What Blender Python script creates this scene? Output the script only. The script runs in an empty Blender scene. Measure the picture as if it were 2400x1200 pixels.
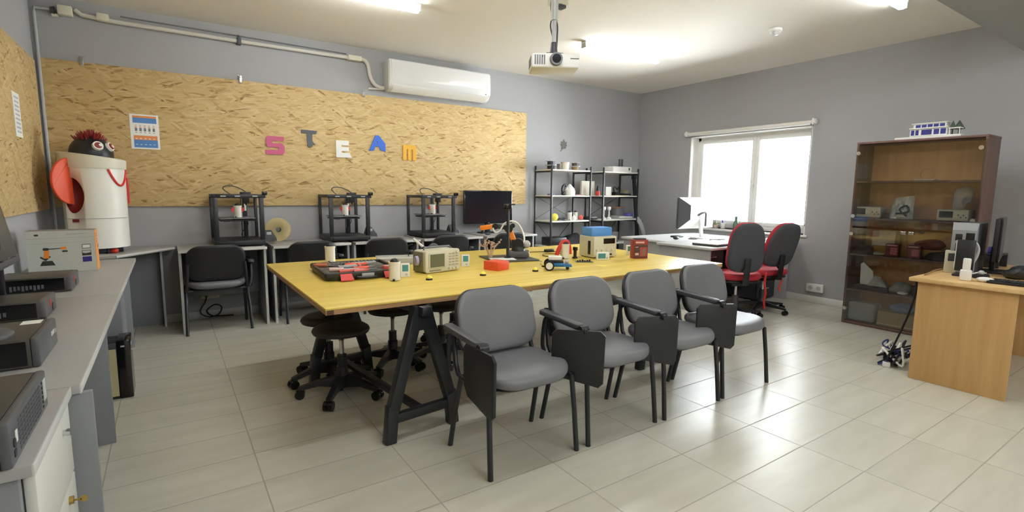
import bpy, bmesh, math, random
from mathutils import Vector, Matrix, Euler
random.seed(7)
PI = math.pi
scene = bpy.context.scene
COL = scene.collection
V = Vector

# ------------------------------------------------------------------ camera
FPX = 1198.3
PITCH, ROLL, YAW = 0.1258, -0.0103, 0.9786
CAM_H = 1.335
def _camera():
    cp, sp, cr, sr, cy, sy = math.cos(PITCH), math.sin(PITCH), math.cos(ROLL), math.sin(ROLL), math.cos(YAW), math.sin(YAW)
    fw = V((cy*cp, sy*cp, -sp)); rt = V((sy, -cy, 0)); dn = fw.cross(rt)
    r2 = rt*cr + dn*sr; d2 = dn*cr - rt*sr
    up = -d2; bk = -fw
    m = Matrix(((r2.x, up.x, bk.x, 0), (r2.y, up.y, bk.y, 0), (r2.z, up.z, bk.z, CAM_H), (0, 0, 0, 1)))
    cam = bpy.data.cameras.new('camera'); o = bpy.data.objects.new('camera', cam); COL.objects.link(o)
    cam.sensor_fit = 'HORIZONTAL'; cam.sensor_width = 36.0; cam.lens = 36.0*FPX/2400.0
    cam.clip_start = 0.02; cam.clip_end = 200
    o.matrix_world = m
    scene.camera = o
_camera()

# ------------------------------------------------------------------ world, exposure
w = bpy.data.worlds.new('world'); scene.world = w; w.use_nodes = True
bg = w.node_tree.nodes.get('Background') or w.node_tree.nodes.new('ShaderNodeBackground')
bg.inputs[0].default_value = (0.93, 0.97, 1.0, 1); bg.inputs[1].default_value = 10.0
scene.view_settings.view_transform = 'Standard'
scene.view_settings.look = 'None'
scene.view_settings.exposure = 2.03
scene.view_settings.gamma = 1.0
scene.view_settings.use_curve_mapping = False
scene.cycles.use_denoising = True
scene.cycles.max_bounces = 10
scene.cycles.diffuse_bounces = 6
scene.cycles.caustics_reflective = False
scene.cycles.caustics_refractive = False
scene.cycles.sample_clamp_indirect = 6.0
TUBE_STRENGTH = 12.0

# ------------------------------------------------------------------ materials
def lin(c):
    return tuple((x/12.92 if x <= 0.04045 else ((x+0.055)/1.055)**2.4) for x in c)
def rgb(r, g, b):
    return lin((r/255, g/255, b/255)) + (1,)
MATS = {}
def mat(name, col, rough=0.5, metal=0.0, spec=None, bump=0.0, bscale=200, var=0.0, vscale=8, coat=0.0):
    if name in MATS: return MATS[name]
    m = bpy.data.materials.new(name); m.use_nodes = True
    nt = m.node_tree; b = nt.nodes['Principled BSDF']
    b.inputs['Base Color'].default_value = col; b.inputs['Roughness'].default_value = rough; b.inputs['Metallic'].default_value = metal
    if spec is not None: b.inputs['Specular IOR Level'].default_value = spec
    if coat: b.inputs['Coat Weight'].default_value = coat; b.inputs['Coat Roughness'].default_value = 0.08
    tc = None
    if bump or var:
        tc = nt.nodes.new('ShaderNodeTexCoord')
    if var:
        n = nt.nodes.new('ShaderNodeTexNoise'); n.inputs['Scale'].default_value = vscale; n.inputs['Detail'].default_value = 5
        nt.links.new(tc.outputs['Object'], n.inputs['Vector'])
        mx = nt.nodes.new('ShaderNodeMix'); mx.data_type = 'RGBA'
        mx.inputs['A'].default_value = tuple(c*(1-var) for c in col[:3]) + (1,)
        mx.inputs['B'].default_value = tuple(min(1, c*(1+var)) for c in col[:3]) + (1,)
        nt.links.new(n.outputs['Fac'], mx.inputs['Factor']); nt.links.new(mx.outputs['Result'], b.inputs['Base Color'])
    if bump:
        n = nt.nodes.new('ShaderNodeTexNoise'); n.inputs['Scale'].default_value = bscale; n.inputs['Detail'].default_value = 3
        nt.links.new(tc.outputs['Object'], n.inputs['Vector'])
        bp = nt.nodes.new('ShaderNodeBump'); bp.inputs['Strength'].default_value = bump; bp.inputs['Distance'].default_value = 0.002
        nt.links.new(n.outputs['Fac'], bp.inputs['Height']); nt.links.new(bp.outputs['Normal'], b.inputs['Normal'])
    MATS[name] = m
    return m
def emis(name, col, s):
    m = bpy.data.materials.new(name); m.use_nodes = True
    nt = m.node_tree; b = nt.nodes['Principled BSDF']
    b.inputs['Base Color'].default_value = (0.9, 0.9, 0.9, 1)
    b.inputs['Emission Color'].default_value = col; b.inputs['Emission Strength'].default_value = s
    MATS[name] = m
    return m
def glass(name, tint=(1, 1, 1), refl=0.08, rough=0.02):
    m = bpy.data.materials.new(name); m.use_nodes = True
    nt = m.node_tree; nt.nodes.clear()
    o = nt.nodes.new('ShaderNodeOutputMaterial'); t = nt.nodes.new('ShaderNodeBsdfTransparent'); g = nt.nodes.new('ShaderNodeBsdfGlossy')
    t.inputs[0].default_value = tuple(tint) + (1,); g.inputs['Roughness'].default_value = rough
    lw = nt.nodes.new('ShaderNodeFresnel'); lw.inputs[0].default_value = 1.45
    mu = nt.nodes.new('ShaderNodeMath'); mu.operation = 'ADD'; mu.inputs[1].default_value = refl - 0.04; mu.use_clamp = True
    mx = nt.nodes.new('ShaderNodeMixShader')
    nt.links.new(lw.outputs[0], mu.inputs[0]); nt.links.new(mu.outputs[0], mx.inputs[0])
    nt.links.new(t.outputs[0], mx.inputs[1]); nt.links.new(g.outputs[0], mx.inputs[2]); nt.links.new(mx.outputs[0], o.inputs[0])
    MATS[name] = m
    return m
def plastic_film(name, col, alpha=0.4, rough=0.25):
    m = bpy.data.materials.new(name); m.use_nodes = True
    nt = m.node_tree; b = nt.nodes['Principled BSDF']
    b.inputs['Base Color'].default_value = col; b.inputs['Roughness'].default_value = rough; b.inputs['Alpha'].default_value = alpha
    b.inputs['Specular IOR Level'].default_value = 0.8
    MATS[name] = m
    return m

def N(nt, t, **kw):
    n = nt.nodes.new(t)
    for k, v in kw.items(): setattr(n, k, v)
    return n
def math_node(nt, op, a, b=None, clamp=False):
    n = nt.nodes.new('ShaderNodeMath'); n.operation = op; n.use_clamp = clamp
    for i, x in enumerate((a, b)):
        if x is None: continue
        if isinstance(x, (int, float)): n.inputs[i].default_value = x
        else: nt.links.new(x, n.inputs[i])
    return n.outputs[0]
def ramp(nt, fac, stops):
    r = nt.nodes.new('ShaderNodeValToRGB')
    e = r.color_ramp.elements
    while len(e) < len(stops): e.new(0.5)
    for el, (p, c) in zip(e, stops): el.position = p; el.color = c
    nt.links.new(fac, r.inputs[0])
    return r.outputs[0]

def floor_material():
    m = bpy.data.materials.new('floor_tiles'); m.use_nodes = True
    nt = m.node_tree; b = nt.nodes['Principled BSDF']
    tc = N(nt, 'ShaderNodeTexCoord'); sx = N(nt, 'ShaderNodeSeparateXYZ'); nt.links.new(tc.outputs['Object'], sx.inputs[0])
    def grid(out, o, p):
        u = math_node(nt, 'DIVIDE', math_node(nt, 'SUBTRACT', out, o), p)
        f = math_node(nt, 'FRACT', math_node(nt, 'ADD', u, 100.5))
        d = math_node(nt, 'MULTIPLY', math_node(nt, 'ABSOLUTE', math_node(nt, 'SUBTRACT', f, 0.5)), p)
        line = math_node(nt, 'SUBTRACT', 1.0, math_node(nt, 'DIVIDE', math_node(nt, 'SUBTRACT', d, 0.0012), 0.0025), True)
        line = math_node(nt, 'MINIMUM', line, 1.0)
        cell = math_node(nt, 'FLOOR', math_node(nt, 'ADD', u, 100.0))
        return line, cell
    lx, cx = grid(sx.outputs[0], 0.291, 0.611)
    ly, cy = grid(sx.outputs[1], 0.977, 0.2965)
    line = math_node(nt, 'MAXIMUM', lx, ly, True)
    cv = N(nt, 'ShaderNodeCombineXYZ'); nt.links.new(cx, cv.inputs[0]); nt.links.new(cy, cv.inputs[1])
    wn = N(nt, 'ShaderNodeTexWhiteNoise'); nt.links.new(cv.outputs[0], wn.inputs['Vector'])
    mp = N(nt, 'ShaderNodeMapping'); nt.links.new(tc.outputs['Object'], mp.inputs[0]); mp.inputs['Scale'].default_value = (1.2, 7, 1)
    addv = N(nt, 'ShaderNodeVectorMath', operation='ADD'); nt.links.new(mp.outputs[0], addv.inputs[0])
    sc = N(nt, 'ShaderNodeVectorMath', operation='SCALE'); nt.links.new(wn.outputs['Color'], sc.inputs[0]); sc.inputs['Scale'].default_value = 20
    nt.links.new(sc.outputs[0], addv.inputs[1])
    no = N(nt, 'ShaderNodeTexNoise'); no.inputs['Scale'].default_value = 1.6; no.inputs['Detail'].default_value = 6
    nt.links.new(addv.outputs[0], no.inputs['Vector'])
    base = ramp(nt, no.outputs['Fac'], [(0.3, rgb(186, 184, 170)), (0.7, rgb(199, 197, 184))])
    v = math_node(nt, 'ADD', math_node(nt, 'MULTIPLY', wn.outputs['Value'], 0.05), 0.975)
    mul = N(nt, 'ShaderNodeMix', data_type='RGBA', blend_type='MULTIPLY'); mul.inputs['Factor'].default_value = 1
    nt.links.new(base, mul.inputs['A'])
    cc = N(nt, 'ShaderNodeCombineColor'); [nt.links.new(v, cc.inputs[i]) for i in range(3)]
    nt.links.new(cc.outputs[0], mul.inputs['B'])
    mx = N(nt, 'ShaderNodeMix', data_type='RGBA'); nt.links.new(line, mx.inputs['Factor'])
    nt.links.new(mul.outputs['Result'], mx.inputs['A']); mx.inputs['B'].default_value = rgb(156, 152, 139)
    nt.links.new(mx.outputs['Result'], b.inputs['Base Color'])
    rr = math_node(nt, 'ADD', math_node(nt, 'MULTIPLY', line, 0.4), 0.31)
    nt.links.new(rr, b.inputs['Roughness']); b.inputs['Specular IOR Level'].default_value = 0.5
    bp = N(nt, 'ShaderNodeBump'); bp.inputs['Strength'].default_value = 0.3; bp.inputs['Distance'].default_value = 0.002; bp.invert = True
    nt.links.new(line, bp.inputs['Height']); nt.links.new(bp.outputs[0], b.inputs['Normal'])
    return m

def osb_material():
    m = bpy.data.materials.new('strand_board'); m.use_nodes = True
    nt = m.node_tree; b = nt.nodes['Principled BSDF']
    tc = N(nt, 'ShaderNodeTexCoord')
    sx = N(nt, 'ShaderNodeSeparateXYZ'); nt.links.new(tc.outputs['Object'], sx.inputs[0])
    u = math_node(nt, 'ADD', sx.outputs[0], sx.outputs[1])
    uv = N(nt, 'ShaderNodeCombineXYZ'); nt.links.new(u, uv.inputs[0]); nt.links.new(sx.outputs[2], uv.inputs[1])
    dn = N(nt, 'ShaderNodeTexNoise'); dn.inputs['Scale'].default_value = 3.0; nt.links.new(uv.outputs[0], dn.inputs['Vector'])
    ds = N(nt, 'ShaderNodeVectorMath', operation='SCALE'); ds.inputs['Scale'].default_value = 0.05; nt.links.new(dn.outputs['Color'], ds.inputs[0])
    uvd = N(nt, 'ShaderNodeVectorMath', operation='ADD'); nt.links.new(uv.outputs[0], uvd.inputs[0]); nt.links.new(ds.outputs[0], uvd.inputs[1])
    def layer(ang, sx_, sy_, seed):
        r = N(nt, 'ShaderNodeVectorRotate', rotation_type='Z_AXIS'); r.inputs['Angle'].default_value = ang; nt.links.new(uvd.outputs[0], r.inputs['Vector'])
        mp = N(nt, 'ShaderNodeMapping'); mp.inputs['Scale'].default_value = (sx_, sy_, 1); mp.inputs['Location'].default_value = (seed, seed*1.7, 0)
        nt.links.new(r.outputs[0], mp.inputs[0])
        vo = N(nt, 'ShaderNodeTexVoronoi', voronoi_dimensions='2D'); vo.inputs['Scale'].default_value = 1.0; nt.links.new(mp.outputs[0], vo.inputs['Vector'])
        s = N(nt, 'ShaderNodeSeparateColor'); nt.links.new(vo.outputs['Color'], s.inputs[0])
        return s.outputs[0], s.outputs[1]
    a1, a2 = layer(0.10, 8, 50, 3.1)
    b1, b2 = layer(-0.45, 8.5, 52, 8.2)
    c1, c2 = layer(0.65, 9, 50, 1.3)
    d1, d2 = layer(-0.12, 12, 80, 5.5)
    def mixv(f, x, y):
        mx = N(nt, 'ShaderNodeMix', data_type='FLOAT'); nt.links.new(f, mx.inputs['Factor']); nt.links.new(x, mx.inputs['A']); nt.links.new(y, mx.inputs['B']); return mx.outputs['Result']
    fb = math_node(nt, 'GREATER_THAN', b2, 0.62); fc = math_node(nt, 'GREATER_THAN', c2, 0.68); fd = math_node(nt, 'GREATER_THAN', d2, 0.72)
    val = mixv(fd, mixv(fc, mixv(fb, a1, b1), c1), d1)
    fine = N(nt, 'ShaderNodeTexNoise'); fine.inputs['Scale'].default_value = 1.0; fine.inputs['Detail'].default_value = 4
    mp = N(nt, 'ShaderNodeMapping'); mp.inputs['Scale'].default_value = (14, 160, 1); nt.links.new(uvd.outputs[0], mp.inputs[0]); nt.links.new(mp.outputs[0], fine.inputs['Vector'])
    vv = math_node(nt, 'ADD', math_node(nt, 'MULTIPLY', val, 0.8), math_node(nt, 'MULTIPLY', fine.outputs['Fac'], 0.2))
    col = ramp(nt, vv, [(0.09, rgb(138, 106, 62)), (0.15, rgb(188, 159, 108)), (0.35, rgb(202, 175, 124)), (0.7, rgb(207, 181, 131)), (0.95, rgb(218, 195, 149))])
    nt.links.new(col, b.inputs['Base Color']); b.inputs['Roughness'].default_value = 0.6; b.inputs['Specular IOR Level'].default_value = 0.25
    bp = N(nt, 'ShaderNodeBump'); bp.inputs['Strength'].default_value = 0.2; bp.inputs['Distance'].default_value = 0.002
    nt.links.new(vv, bp.inputs['Height']); nt.links.new(bp.outputs[0], b.inputs['Normal'])
    return m

def wood_material(name, dark, light, scale=(1.5, 22, 22), rough=0.4, axis=0):
    m = bpy.data.materials.new(name); m.use_nodes = True
    nt = m.node_tree; b = nt.nodes['Principled BSDF']
    tc = N(nt, 'ShaderNodeTexCoord'); mp = N(nt, 'ShaderNodeMapping'); mp.inputs['Scale'].default_value = scale
    nt.links.new(tc.outputs['Object'], mp.inputs[0])
    n = N(nt, 'ShaderNodeTexNoise'); n.inputs['Scale'].default_value = 1; n.inputs['Detail'].default_value = 6; n.inputs['Distortion'].default_value = 0.4
    nt.links.new(mp.outputs[0], n.inputs['Vector'])
    c = ramp(nt, n.outputs['Fac'], [(0.3, dark), (0.7, light)])
    nt.links.new(c, b.inputs['Base Color']); b.inputs['Roughness'].default_value = rough; b.inputs['Specular IOR Level'].default_value = 0.4
    MATS[name] = m
    return m

M_FLOOR = floor_material(); M_OSB = osb_material()
M_WALL = mat('grey_wall_paint', rgb(166, 167, 169), 0.75, bump=0.08, bscale=260, spec=0.3)
M_CEIL = mat('white_ceiling_paint', rgb(230, 225, 216), 0.85, spec=0.2, bump=0.05, bscale=200)
M_WHITE = mat('white_plastic', rgb(228, 228, 224), 0.35)
M_WHITEG = mat('glossy_white_plastic', rgb(220, 221, 221), 0.12, coat=0.5)
M_PVC = mat('white_window_frame', rgb(232, 232, 228), 0.3)
M_CREAM = mat('cream_plastic', rgb(214, 212, 192), 0.45)
M_BEIGE = mat('beige_instrument_plastic', rgb(196, 194, 172), 0.45)
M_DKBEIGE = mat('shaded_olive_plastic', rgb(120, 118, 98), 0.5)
M_BLACK = mat('black_plastic', rgb(26, 27, 30), 0.42)
M_BLACKM = mat('black_metal', rgb(34, 36, 40), 0.38, spec=0.5)
M_BLACKG = mat('black_gloss', rgb(14, 15, 18), 0.12)
M_RUBBER = mat('black_rubber', rgb(22, 22, 24), 0.7)
M_DKGREY = mat('dark_grey_plastic', rgb(70, 72, 76), 0.5)
M_MIDGREY = mat('mid_grey_plastic', rgb(118, 120, 124), 0.5)
M_GREYLAM = mat('grey_laminate', rgb(158, 158, 156), 0.4, var=0.03, vscale=30)
M_GREYPAN = mat('grey_panel_laminate', rgb(128, 131, 136), 0.5)
M_LTEDGE = mat('light_grey_edging', rgb(192, 192, 190), 0.4)
M_LTGREY = mat('light_grey_metal', rgb(180, 182, 182), 0.4)
M_CHROME = mat('chrome', rgb(210, 210, 212), 0.18, metal=1.0)
M_STEEL = mat('brushed_steel', rgb(170, 170, 168), 0.35, metal=0.9)
M_BRASS = mat('brass', rgb(190, 160, 90), 0.3, metal=1.0)
M_VINYL = mat('grey_vinyl', rgb(112, 113, 117), 0.42, bump=0.25, bscale=420, spec=0.45)
M_STOOL = mat('black_stool_vinyl', rgb(44, 43, 38), 0.5, spec=0.4)
M_FABRIC = mat('charcoal_fabric', rgb(70, 73, 78), 0.9, bump=0.3, bscale=500)
M_REDFAB = mat('dark_red_fabric', rgb(168, 38, 52), 0.85, bump=0.3, bscale=500)
M_RED = mat('red_plastic', rgb(205, 52, 44), 0.4)
M_ORANGERED = mat('orange_red_plastic', rgb(226, 84, 50), 0.45)
M_DKRED = mat('deep_red_plastic', rgb(130, 26, 24), 0.5)
M_ORANGE = mat('orange_plastic', rgb(244, 140, 40), 0.45)
M_CARTORANGE = mat('orange_printed_card', rgb(238, 160, 84), 0.55)
M_YELLOW = mat('yellow_plastic', rgb(236, 226, 92), 0.4)
M_BLUE = mat('blue_plastic', rgb(40, 110, 170), 0.35, metal=0.2)
M_SKY = mat('light_blue_card', rgb(90, 150, 220), 0.5)
M_NAVY = mat('navy_print', rgb(52, 54, 130), 0.4)
M_TEAL = mat('teal_screen', rgb(70, 140, 145), 0.3)
M_LAV = mat('lavender_plastic', rgb(176, 172, 206), 0.4)
M_PAPER = mat('white_paper', rgb(236, 236, 232), 0.8)
M_SCREEN = mat('dark_screen', rgb(20, 21, 26), 0.18)
M_LCD = mat('unlit_lcd', rgb(104, 108, 88), 0.25)
M_CARDBOARD = mat('cardboard', rgb(170, 150, 118), 0.8)
M_GREYCARD = mat('pale_grey_card', rgb(190, 194, 188), 0.6)
M_PINK = mat('pink_card', rgb(196, 92, 130), 0.6)
M_SLATE = mat('slate_card', rgb(92, 98, 100), 0.6)
M_ROYAL = mat('royal_blue_card', rgb(66, 116, 220), 0.6)
M_AMBER = mat('amber_card', rgb(232, 178, 62), 0.6)
M_GREEN = mat('green_plastic', rgb(60, 110, 78), 0.4)
M_BOTTLE = mat('green_glass_bottle', rgb(88, 116, 100), 0.2)
M_CREAMBIN = mat('white_bin_plastic', rgb(222, 221, 212), 0.4)
M_TABLE = wood_material('yellow_stained_wood', rgb(214, 184, 76), rgb(232, 206, 104), (1.2, 26, 10), 0.32)
M_TABLEEDGE = wood_material('raw_board_edge', rgb(150, 112, 72), rgb(186, 150, 106), (3, 3, 60), 0.6)
M_BEECH = wood_material('beech_laminate', rgb(186, 146, 92), rgb(200, 162, 108), (20, 20, 1.2), 0.45)
M_BEECHTOP = wood_material('beech_top_laminate', rgb(206, 170, 114), rgb(220, 186, 132), (1.2, 22, 22), 0.4)
M_WALNUT = wood_material('walnut_laminate', rgb(104, 78, 70), rgb(124, 96, 88), (18, 18, 1.5), 0.45)
M_WALNUTIN = wood_material('orange_brown_back_panel', rgb(196, 148, 100), rgb(210, 164, 116), (14, 14, 1.0), 0.5)
M_GLASS = glass('cabinet_glass', (0.98, 0.985, 0.975), 0.06)
M_WINGLASS = glass('window_glass', (0.96, 0.97, 0.97), 0.05)
M_FILM = plastic_film('clear_plastic_bag', rgb(220, 224, 226), 0.38, 0.2)
M_CLEAR = plastic_film('clear_amber_disc', rgb(222, 204, 150), 0.45, 0.15)
M_CLEARBOX = plastic_film('clear_plastic_box', rgb(224, 226, 226), 0.6, 0.2)
M_TUBE = emis('fluorescent_tube_glow', (0.965, 1.0, 1.02, 1), TUBE_STRENGTH)

# ------------------------------------------------------------------ mesh builder
class MB:
    def __init__(s): s.bm = bmesh.new(); s.mi = 0; s.xf = Matrix.Identity(4)
    def _add(s, tmp, m=None):
        me = bpy.data.meshes.new('t'); tmp.to_mesh(me); tmp.free()
        n0 = len(s.bm.faces); nv = len(s.bm.verts)
        s.bm.from_mesh(me); bpy.data.meshes.remove(me)
        s.bm.verts.ensure_lookup_table(); s.bm.faces.ensure_lookup_table()
        mm = s.xf @ m if m is not None else s.xf
        for v in s.bm.verts[nv:]: v.co = mm @ v.co
        for f in s.bm.faces[n0:]: f.material_index = s.mi
        return s
    def box(s, x0, x1, y0, y1, z0, z1, bev=0.0, seg=2, m=None):
        t = bmesh.new(); bmesh.ops.create_cube(t, size=1)
        for v in t.verts: v.co = V(((x0+x1)/2 + v.co.x*(x1-x0), (y0+y1)/2 + v.co.y*(y1-y0), (z0+z1)/2 + v.co.z*(z1-z0)))
        if bev: bmesh.ops.bevel(t, geom=list(t.edges), offset=bev, segments=seg, profile=0.5, affect='EDGES')
        return s._add(t, m)
    def cyl(s, p0, p1, r0, r1=None, n=20, cap=True):
        r1 = r0 if r1 is None else r1
        p0 = V(p0); p1 = V(p1); d = p1-p0
        t = bmesh.new(); bmesh.ops.create_cone(t, cap_ends=cap, cap_tris=False, segments=n, radius1=r0, radius2=r1, depth=d.length)
        q = d.to_track_quat('Z', 'Y').to_matrix().to_4x4()
        return s._add(t, Matrix.Translation((p0+p1)/2) @ q)
    def lathe(s, prof, c=(0, 0, 0), n=32, m=None):
        t = bmesh.new(); rings = []
        for r, z in prof:
            if r < 1e-6: rings.append([t.verts.new((0, 0, z))])
            else: rings.append([t.verts.new((r*math.cos(2*PI*i/n), r*math.sin(2*PI*i/n), z)) for i in range(n)])
        for a, b in zip(rings, rings[1:]):
            if len(a) == 1 and len(b) == 1: continue
            for i in range(n):
                j = (i+1) % n
                if len(a) == 1: t.faces.new((a[0], b[j], b[i]))
                elif len(b) == 1: t.faces.new((a[i], a[j], b[0]))
                else: t.faces.new((a[i], a[j], b[j], b[i]))
        bmesh.ops.recalc_face_normals(t, faces=t.faces)
        mm = Matrix.Translation(c)
        if m is not None: mm = mm @ m
        return s._add(t, mm)
    def sph(s, c, r, sc=(1, 1, 1), u=20, v=12, m=None):
        t = bmesh.new(); bmesh.ops.create_uvsphere(t, u_segments=u, v_segments=v, radius=r)
        mm = Matrix.Translation(c) @ (m if m is not None else Matrix.Identity(4)) @ Matrix.Diagonal((*sc, 1))
        return s._add(t, mm)
    def tube(s, pts, r, n=10, smooth=0, closed=False):
        pts = [V(p) for p in pts]
        if smooth and len(pts) > 2: pts = spline(pts, smooth)
        t = bmesh.new(); rings = []
        up = None
        for i, p in enumerate(pts):
            d = (pts[min(i+1, len(pts)-1)] - pts[max(i-1, 0)]).normalized()
            if up is None:
                up = V((0, 0, 1)) if abs(d.z) < 0.9 else V((1, 0, 0))
            x = up - d*up.dot(d)
            if x.length < 1e-4: x = d.orthogonal()
            x.normalize(); y = d.cross(x); up = x
            rr = r[i*len(r)//len(pts)] if isinstance(r, (list, tuple)) else r
            # widen at the mitre
            rings.append([t.verts.new(p + x*rr*math.cos(2*PI*k/n) + y*rr*math.sin(2*PI*k/n)) for k in range(n)])
        for a, b in zip(rings, rings[1:]):
            for k in range(n):
                j = (k+1) % n; t.faces.new((a[k], a[j], b[j], b[k]))
        t.faces.new(list(reversed(rings[0]))); t.faces.new(rings[-1])
        bmesh.ops.recalc_face_normals(t, faces=t.faces)
        return s._add(t)
    def bar(s, p0, p1, w, h, bev=0.0, roll=0.0):
        p0 = V(p0); p1 = V(p1); d = p1-p0
        t = bmesh.new(); bmesh.ops.create_cube(t, size=1)
        for v in t.verts: v.co = V((v.co.x*w, v.co.y*h, v.co.z*d.length))
        if bev: bmesh.ops.bevel(t, geom=list(t.edges), offset=bev, segments=2, profile=0.5, affect='EDGES')
        zz = d.normalized(); ref = V((0, 0, 1)) if abs(zz.z) < 0.95 else V((0, 1, 0))
        xx = ref.cross(zz).normalized(); yy = zz.cross(xx)
        q = Matrix((xx, yy, zz)).transposed().to_4x4()
        return s._add(t, Matrix.Translation((p0+p1)/2) @ q @ Matrix.Rotation(roll, 4, 'Z'))
    def prism(s, outline, z0, z1, m=None, bev=0.0):
        t = bmesh.new(); a = [t.verts.new((x, y, z0)) for x, y in outline]; b = [t.verts.new((x, y, z1)) for x, y in outline]
        n = len(a)
        t.faces.new(list(reversed(a))); t.faces.new(b)
        for i in range(n): t.faces.new((a[i], a[(i+1) % n], b[(i+1) % n], b[i]))
        bmesh.ops.recalc_face_normals(t, faces=t.faces)
        if bev:
            eds = [e for e in t.edges if abs(e.verts[0].co.z-e.verts[1].co.z) < 1e-6]
            bmesh.ops.bevel(t, geom=eds, offset=bev, segments=2, profile=0.5, affect='EDGES')
        return s._add(t, m)
    def hull(s, pts, m=None):
        t = bmesh.new(); vs = [t.verts.new(p) for p in pts]
        bmesh.ops.convex_hull(t, input=vs)
        return s._add(t, m)
    def quad(s, *ps):
        t = bmesh.new(); t.faces.new([t.verts.new(p) for p in ps]); return s._add(t)
    def use(s, i): s.mi = i; return s
    def build(s, name, mats, parent=None, loc=None, rotz=0, smooth=True, angle=40, subd=0):
        me = bpy.data.meshes.new(name); s.bm.to_mesh(me); s.bm.free()
        if not isinstance(mats, (list, tuple)): mats = [mats]
        for m in mats: me.materials.append(m)
        if smooth:
            me.polygons.foreach_set('use_smooth', [True]*len(me.polygons))
            me.set_sharp_from_angle(angle=math.radians(angle))
        o = bpy.data.objects.new(name, me); COL.objects.link(o)
        if parent is not None: o.parent = parent
        if loc is not None: o.location = loc
        o.rotation_euler = (0, 0, rotz)
        if subd:
            md = o.modifiers.new('s', 'SUBSURF'); md.levels = subd; md.render_levels = subd
        return o

def spline(pts, k):
    out = []
    P = [pts[0]] + list(pts) + [pts[-1]]
    for i in range(1, len(P)-2):
        p0, p1, p2, p3 = P[i-1], P[i], P[i+1], P[i+2]
        for j in range(k):
            t = j/k
            out.append(0.5*((2*p1) + (p2-p0)*t + (2*p0-5*p1+4*p2-p3)*t*t + (3*p1-p0-3*p2+p3)*t**3))
    out.append(pts[-1])
    return out
def rrect(w, h, r, n=5, cx=0, cy=0):
    out = []
    for sx, sy, a0 in ((1, 1, 0), (-1, 1, 90), (-1, -1, 180), (1, -1, 270)):
        for i in range(n+1):
            a = math.radians(a0 + 90*i/n)
            out.append((cx + sx*(w/2-r) + r*math.cos(a), cy + sy*(h/2-r) + r*math.sin(a)))
    return out
def rotm(ax, deg): return Matrix.Rotation(math.radians(deg), 4, ax)
def T(x, y, z): return Matrix.Translation((x, y, z))

def tag(o, label, cat, group=None):
    o['label'] = label; o['category'] = cat
    if group: o['group'] = group
    return o
def thing(name, label, cat, loc=(0, 0, 0), rotz=0, group=None):
    o = bpy.data.objects.new(name, None); COL.objects.link(o); o.empty_display_size = 0.1
    o.location = loc; o.rotation_euler = (0, 0, rotz)
    return tag(o, label, cat, group)
def struct(o): o['kind'] = 'structure'; return o
def dup(root, loc, rotz=0, label=None, group=None):
    r = root.copy(); COL.objects.link(r); r.location = loc; r.rotation_euler = (0, 0, rotz)
    if label: r['label'] = label
    if group: r['group'] = group
    for ch in list(root.children):
        c = ch.copy(); COL.objects.link(c); c.parent = r
        for g in list(ch.children):
            d = g.copy(); COL.objects.link(d); d.parent = c
    return r
M_YZ = Matrix(((0, 0, 1, 0), (1, 0, 0, 0), (0, 1, 0, 0), (0, 0, 0, 1)))   # outline (y,z), extruded along x
M_XZ = rotm('X', 90)                                                     # outline (x,z), extruded along -y
def pad(mb, outline, t, m=None, puff=1.0):
    prof = [(0.45, 1.0), (0.75, 1-0.04*puff), (0.9, 1-0.16*puff), (0.97, 1-0.38*puff), (1.0, 0.25)]
    t_ = bmesh.new(); rings = []
    c0 = t_.verts.new((0, 0, t/2))
    for s, f in prof: rings.append([t_.verts.new((x*s, y*s, t/2*f)) for x, y in outline])
    for s, f in reversed(prof): rings.append([t_.verts.new((x*s, y*s, -t/2*f)) for x, y in outline])
    c1 = t_.verts.new((0, 0, -t/2)); n = len(outline)
    for i in range(n): t_.faces.new((c0, rings[0][i], rings[0][(i+1) % n])); t_.faces.new((c1, rings[-1][(i+1) % n], rings[-1][i]))
    for a, b in zip(rings, rings[1:]):
        for i in range(n): j = (i+1) % n; t_.faces.new((a[i], b[i], b[j], a[j]))
    bmesh.ops.recalc_face_normals(t_, faces=t_.faces)
    return mb._add(t_, m)
def warp(mb, fn):
    for v in mb.bm.verts: v.co = V(fn(v.co))

# ================================================================== room
XL, XR, YB, YF, ZC = -0.87, 6.6, 6.05, -3.2, 2.95
WY0, WY1, WZ0, WZ1 = 3.26, 5.02, 0.83, 2.17
struct(MB().box(XL-.2, XR+.3, YF-.2, YB+.2, -.1, 0).build('floor', M_FLOOR))
struct(MB().box(XL-.2, XR+.3, YF-.2, YB+.2, ZC, ZC+.15).build('ceiling', M_CEIL))
struct(MB().box(XL-.2, XR+.3, YB, YB+.2, 0, ZC).build('wall_back', M_WALL))
struct(MB().box(XL-.2, XL, YF, YB, 0, ZC).build('wall_left', M_WALL))
struct(MB().box(XL-.2, XR+.3, YF-.2, YF, 0, ZC).build('wall_front', M_CEIL))
mb = MB()
mb.box(XR, XR+.3, YF, WY0, 0, ZC).box(XR, XR+.3, WY1, YB, 0, ZC).box(XR, XR+.3, WY0, WY1, 0, WZ0).box(XR, XR+.3, WY0, WY1, WZ1, ZC)
struct(mb.build('wall_right', M_WALL))
struct(MB().box(XL, XR, .98, 1.44, 2.65, ZC).build('trim_1', M_WALL))
mb = MB()   # white plaster reveal round the window
mb.box(XR-.002, XR+.18, WY1-.012, WY1, WZ0, WZ1).box(XR-.002, XR+.18, WY0, WY0+.012, WZ0, WZ1).box(XR-.002, XR+.18, WY0, WY1, WZ1-.012, WZ1)
struct(mb.build('trim_2', mat('white_reveal_paint', rgb(236, 235, 230), 0.7)))
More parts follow.
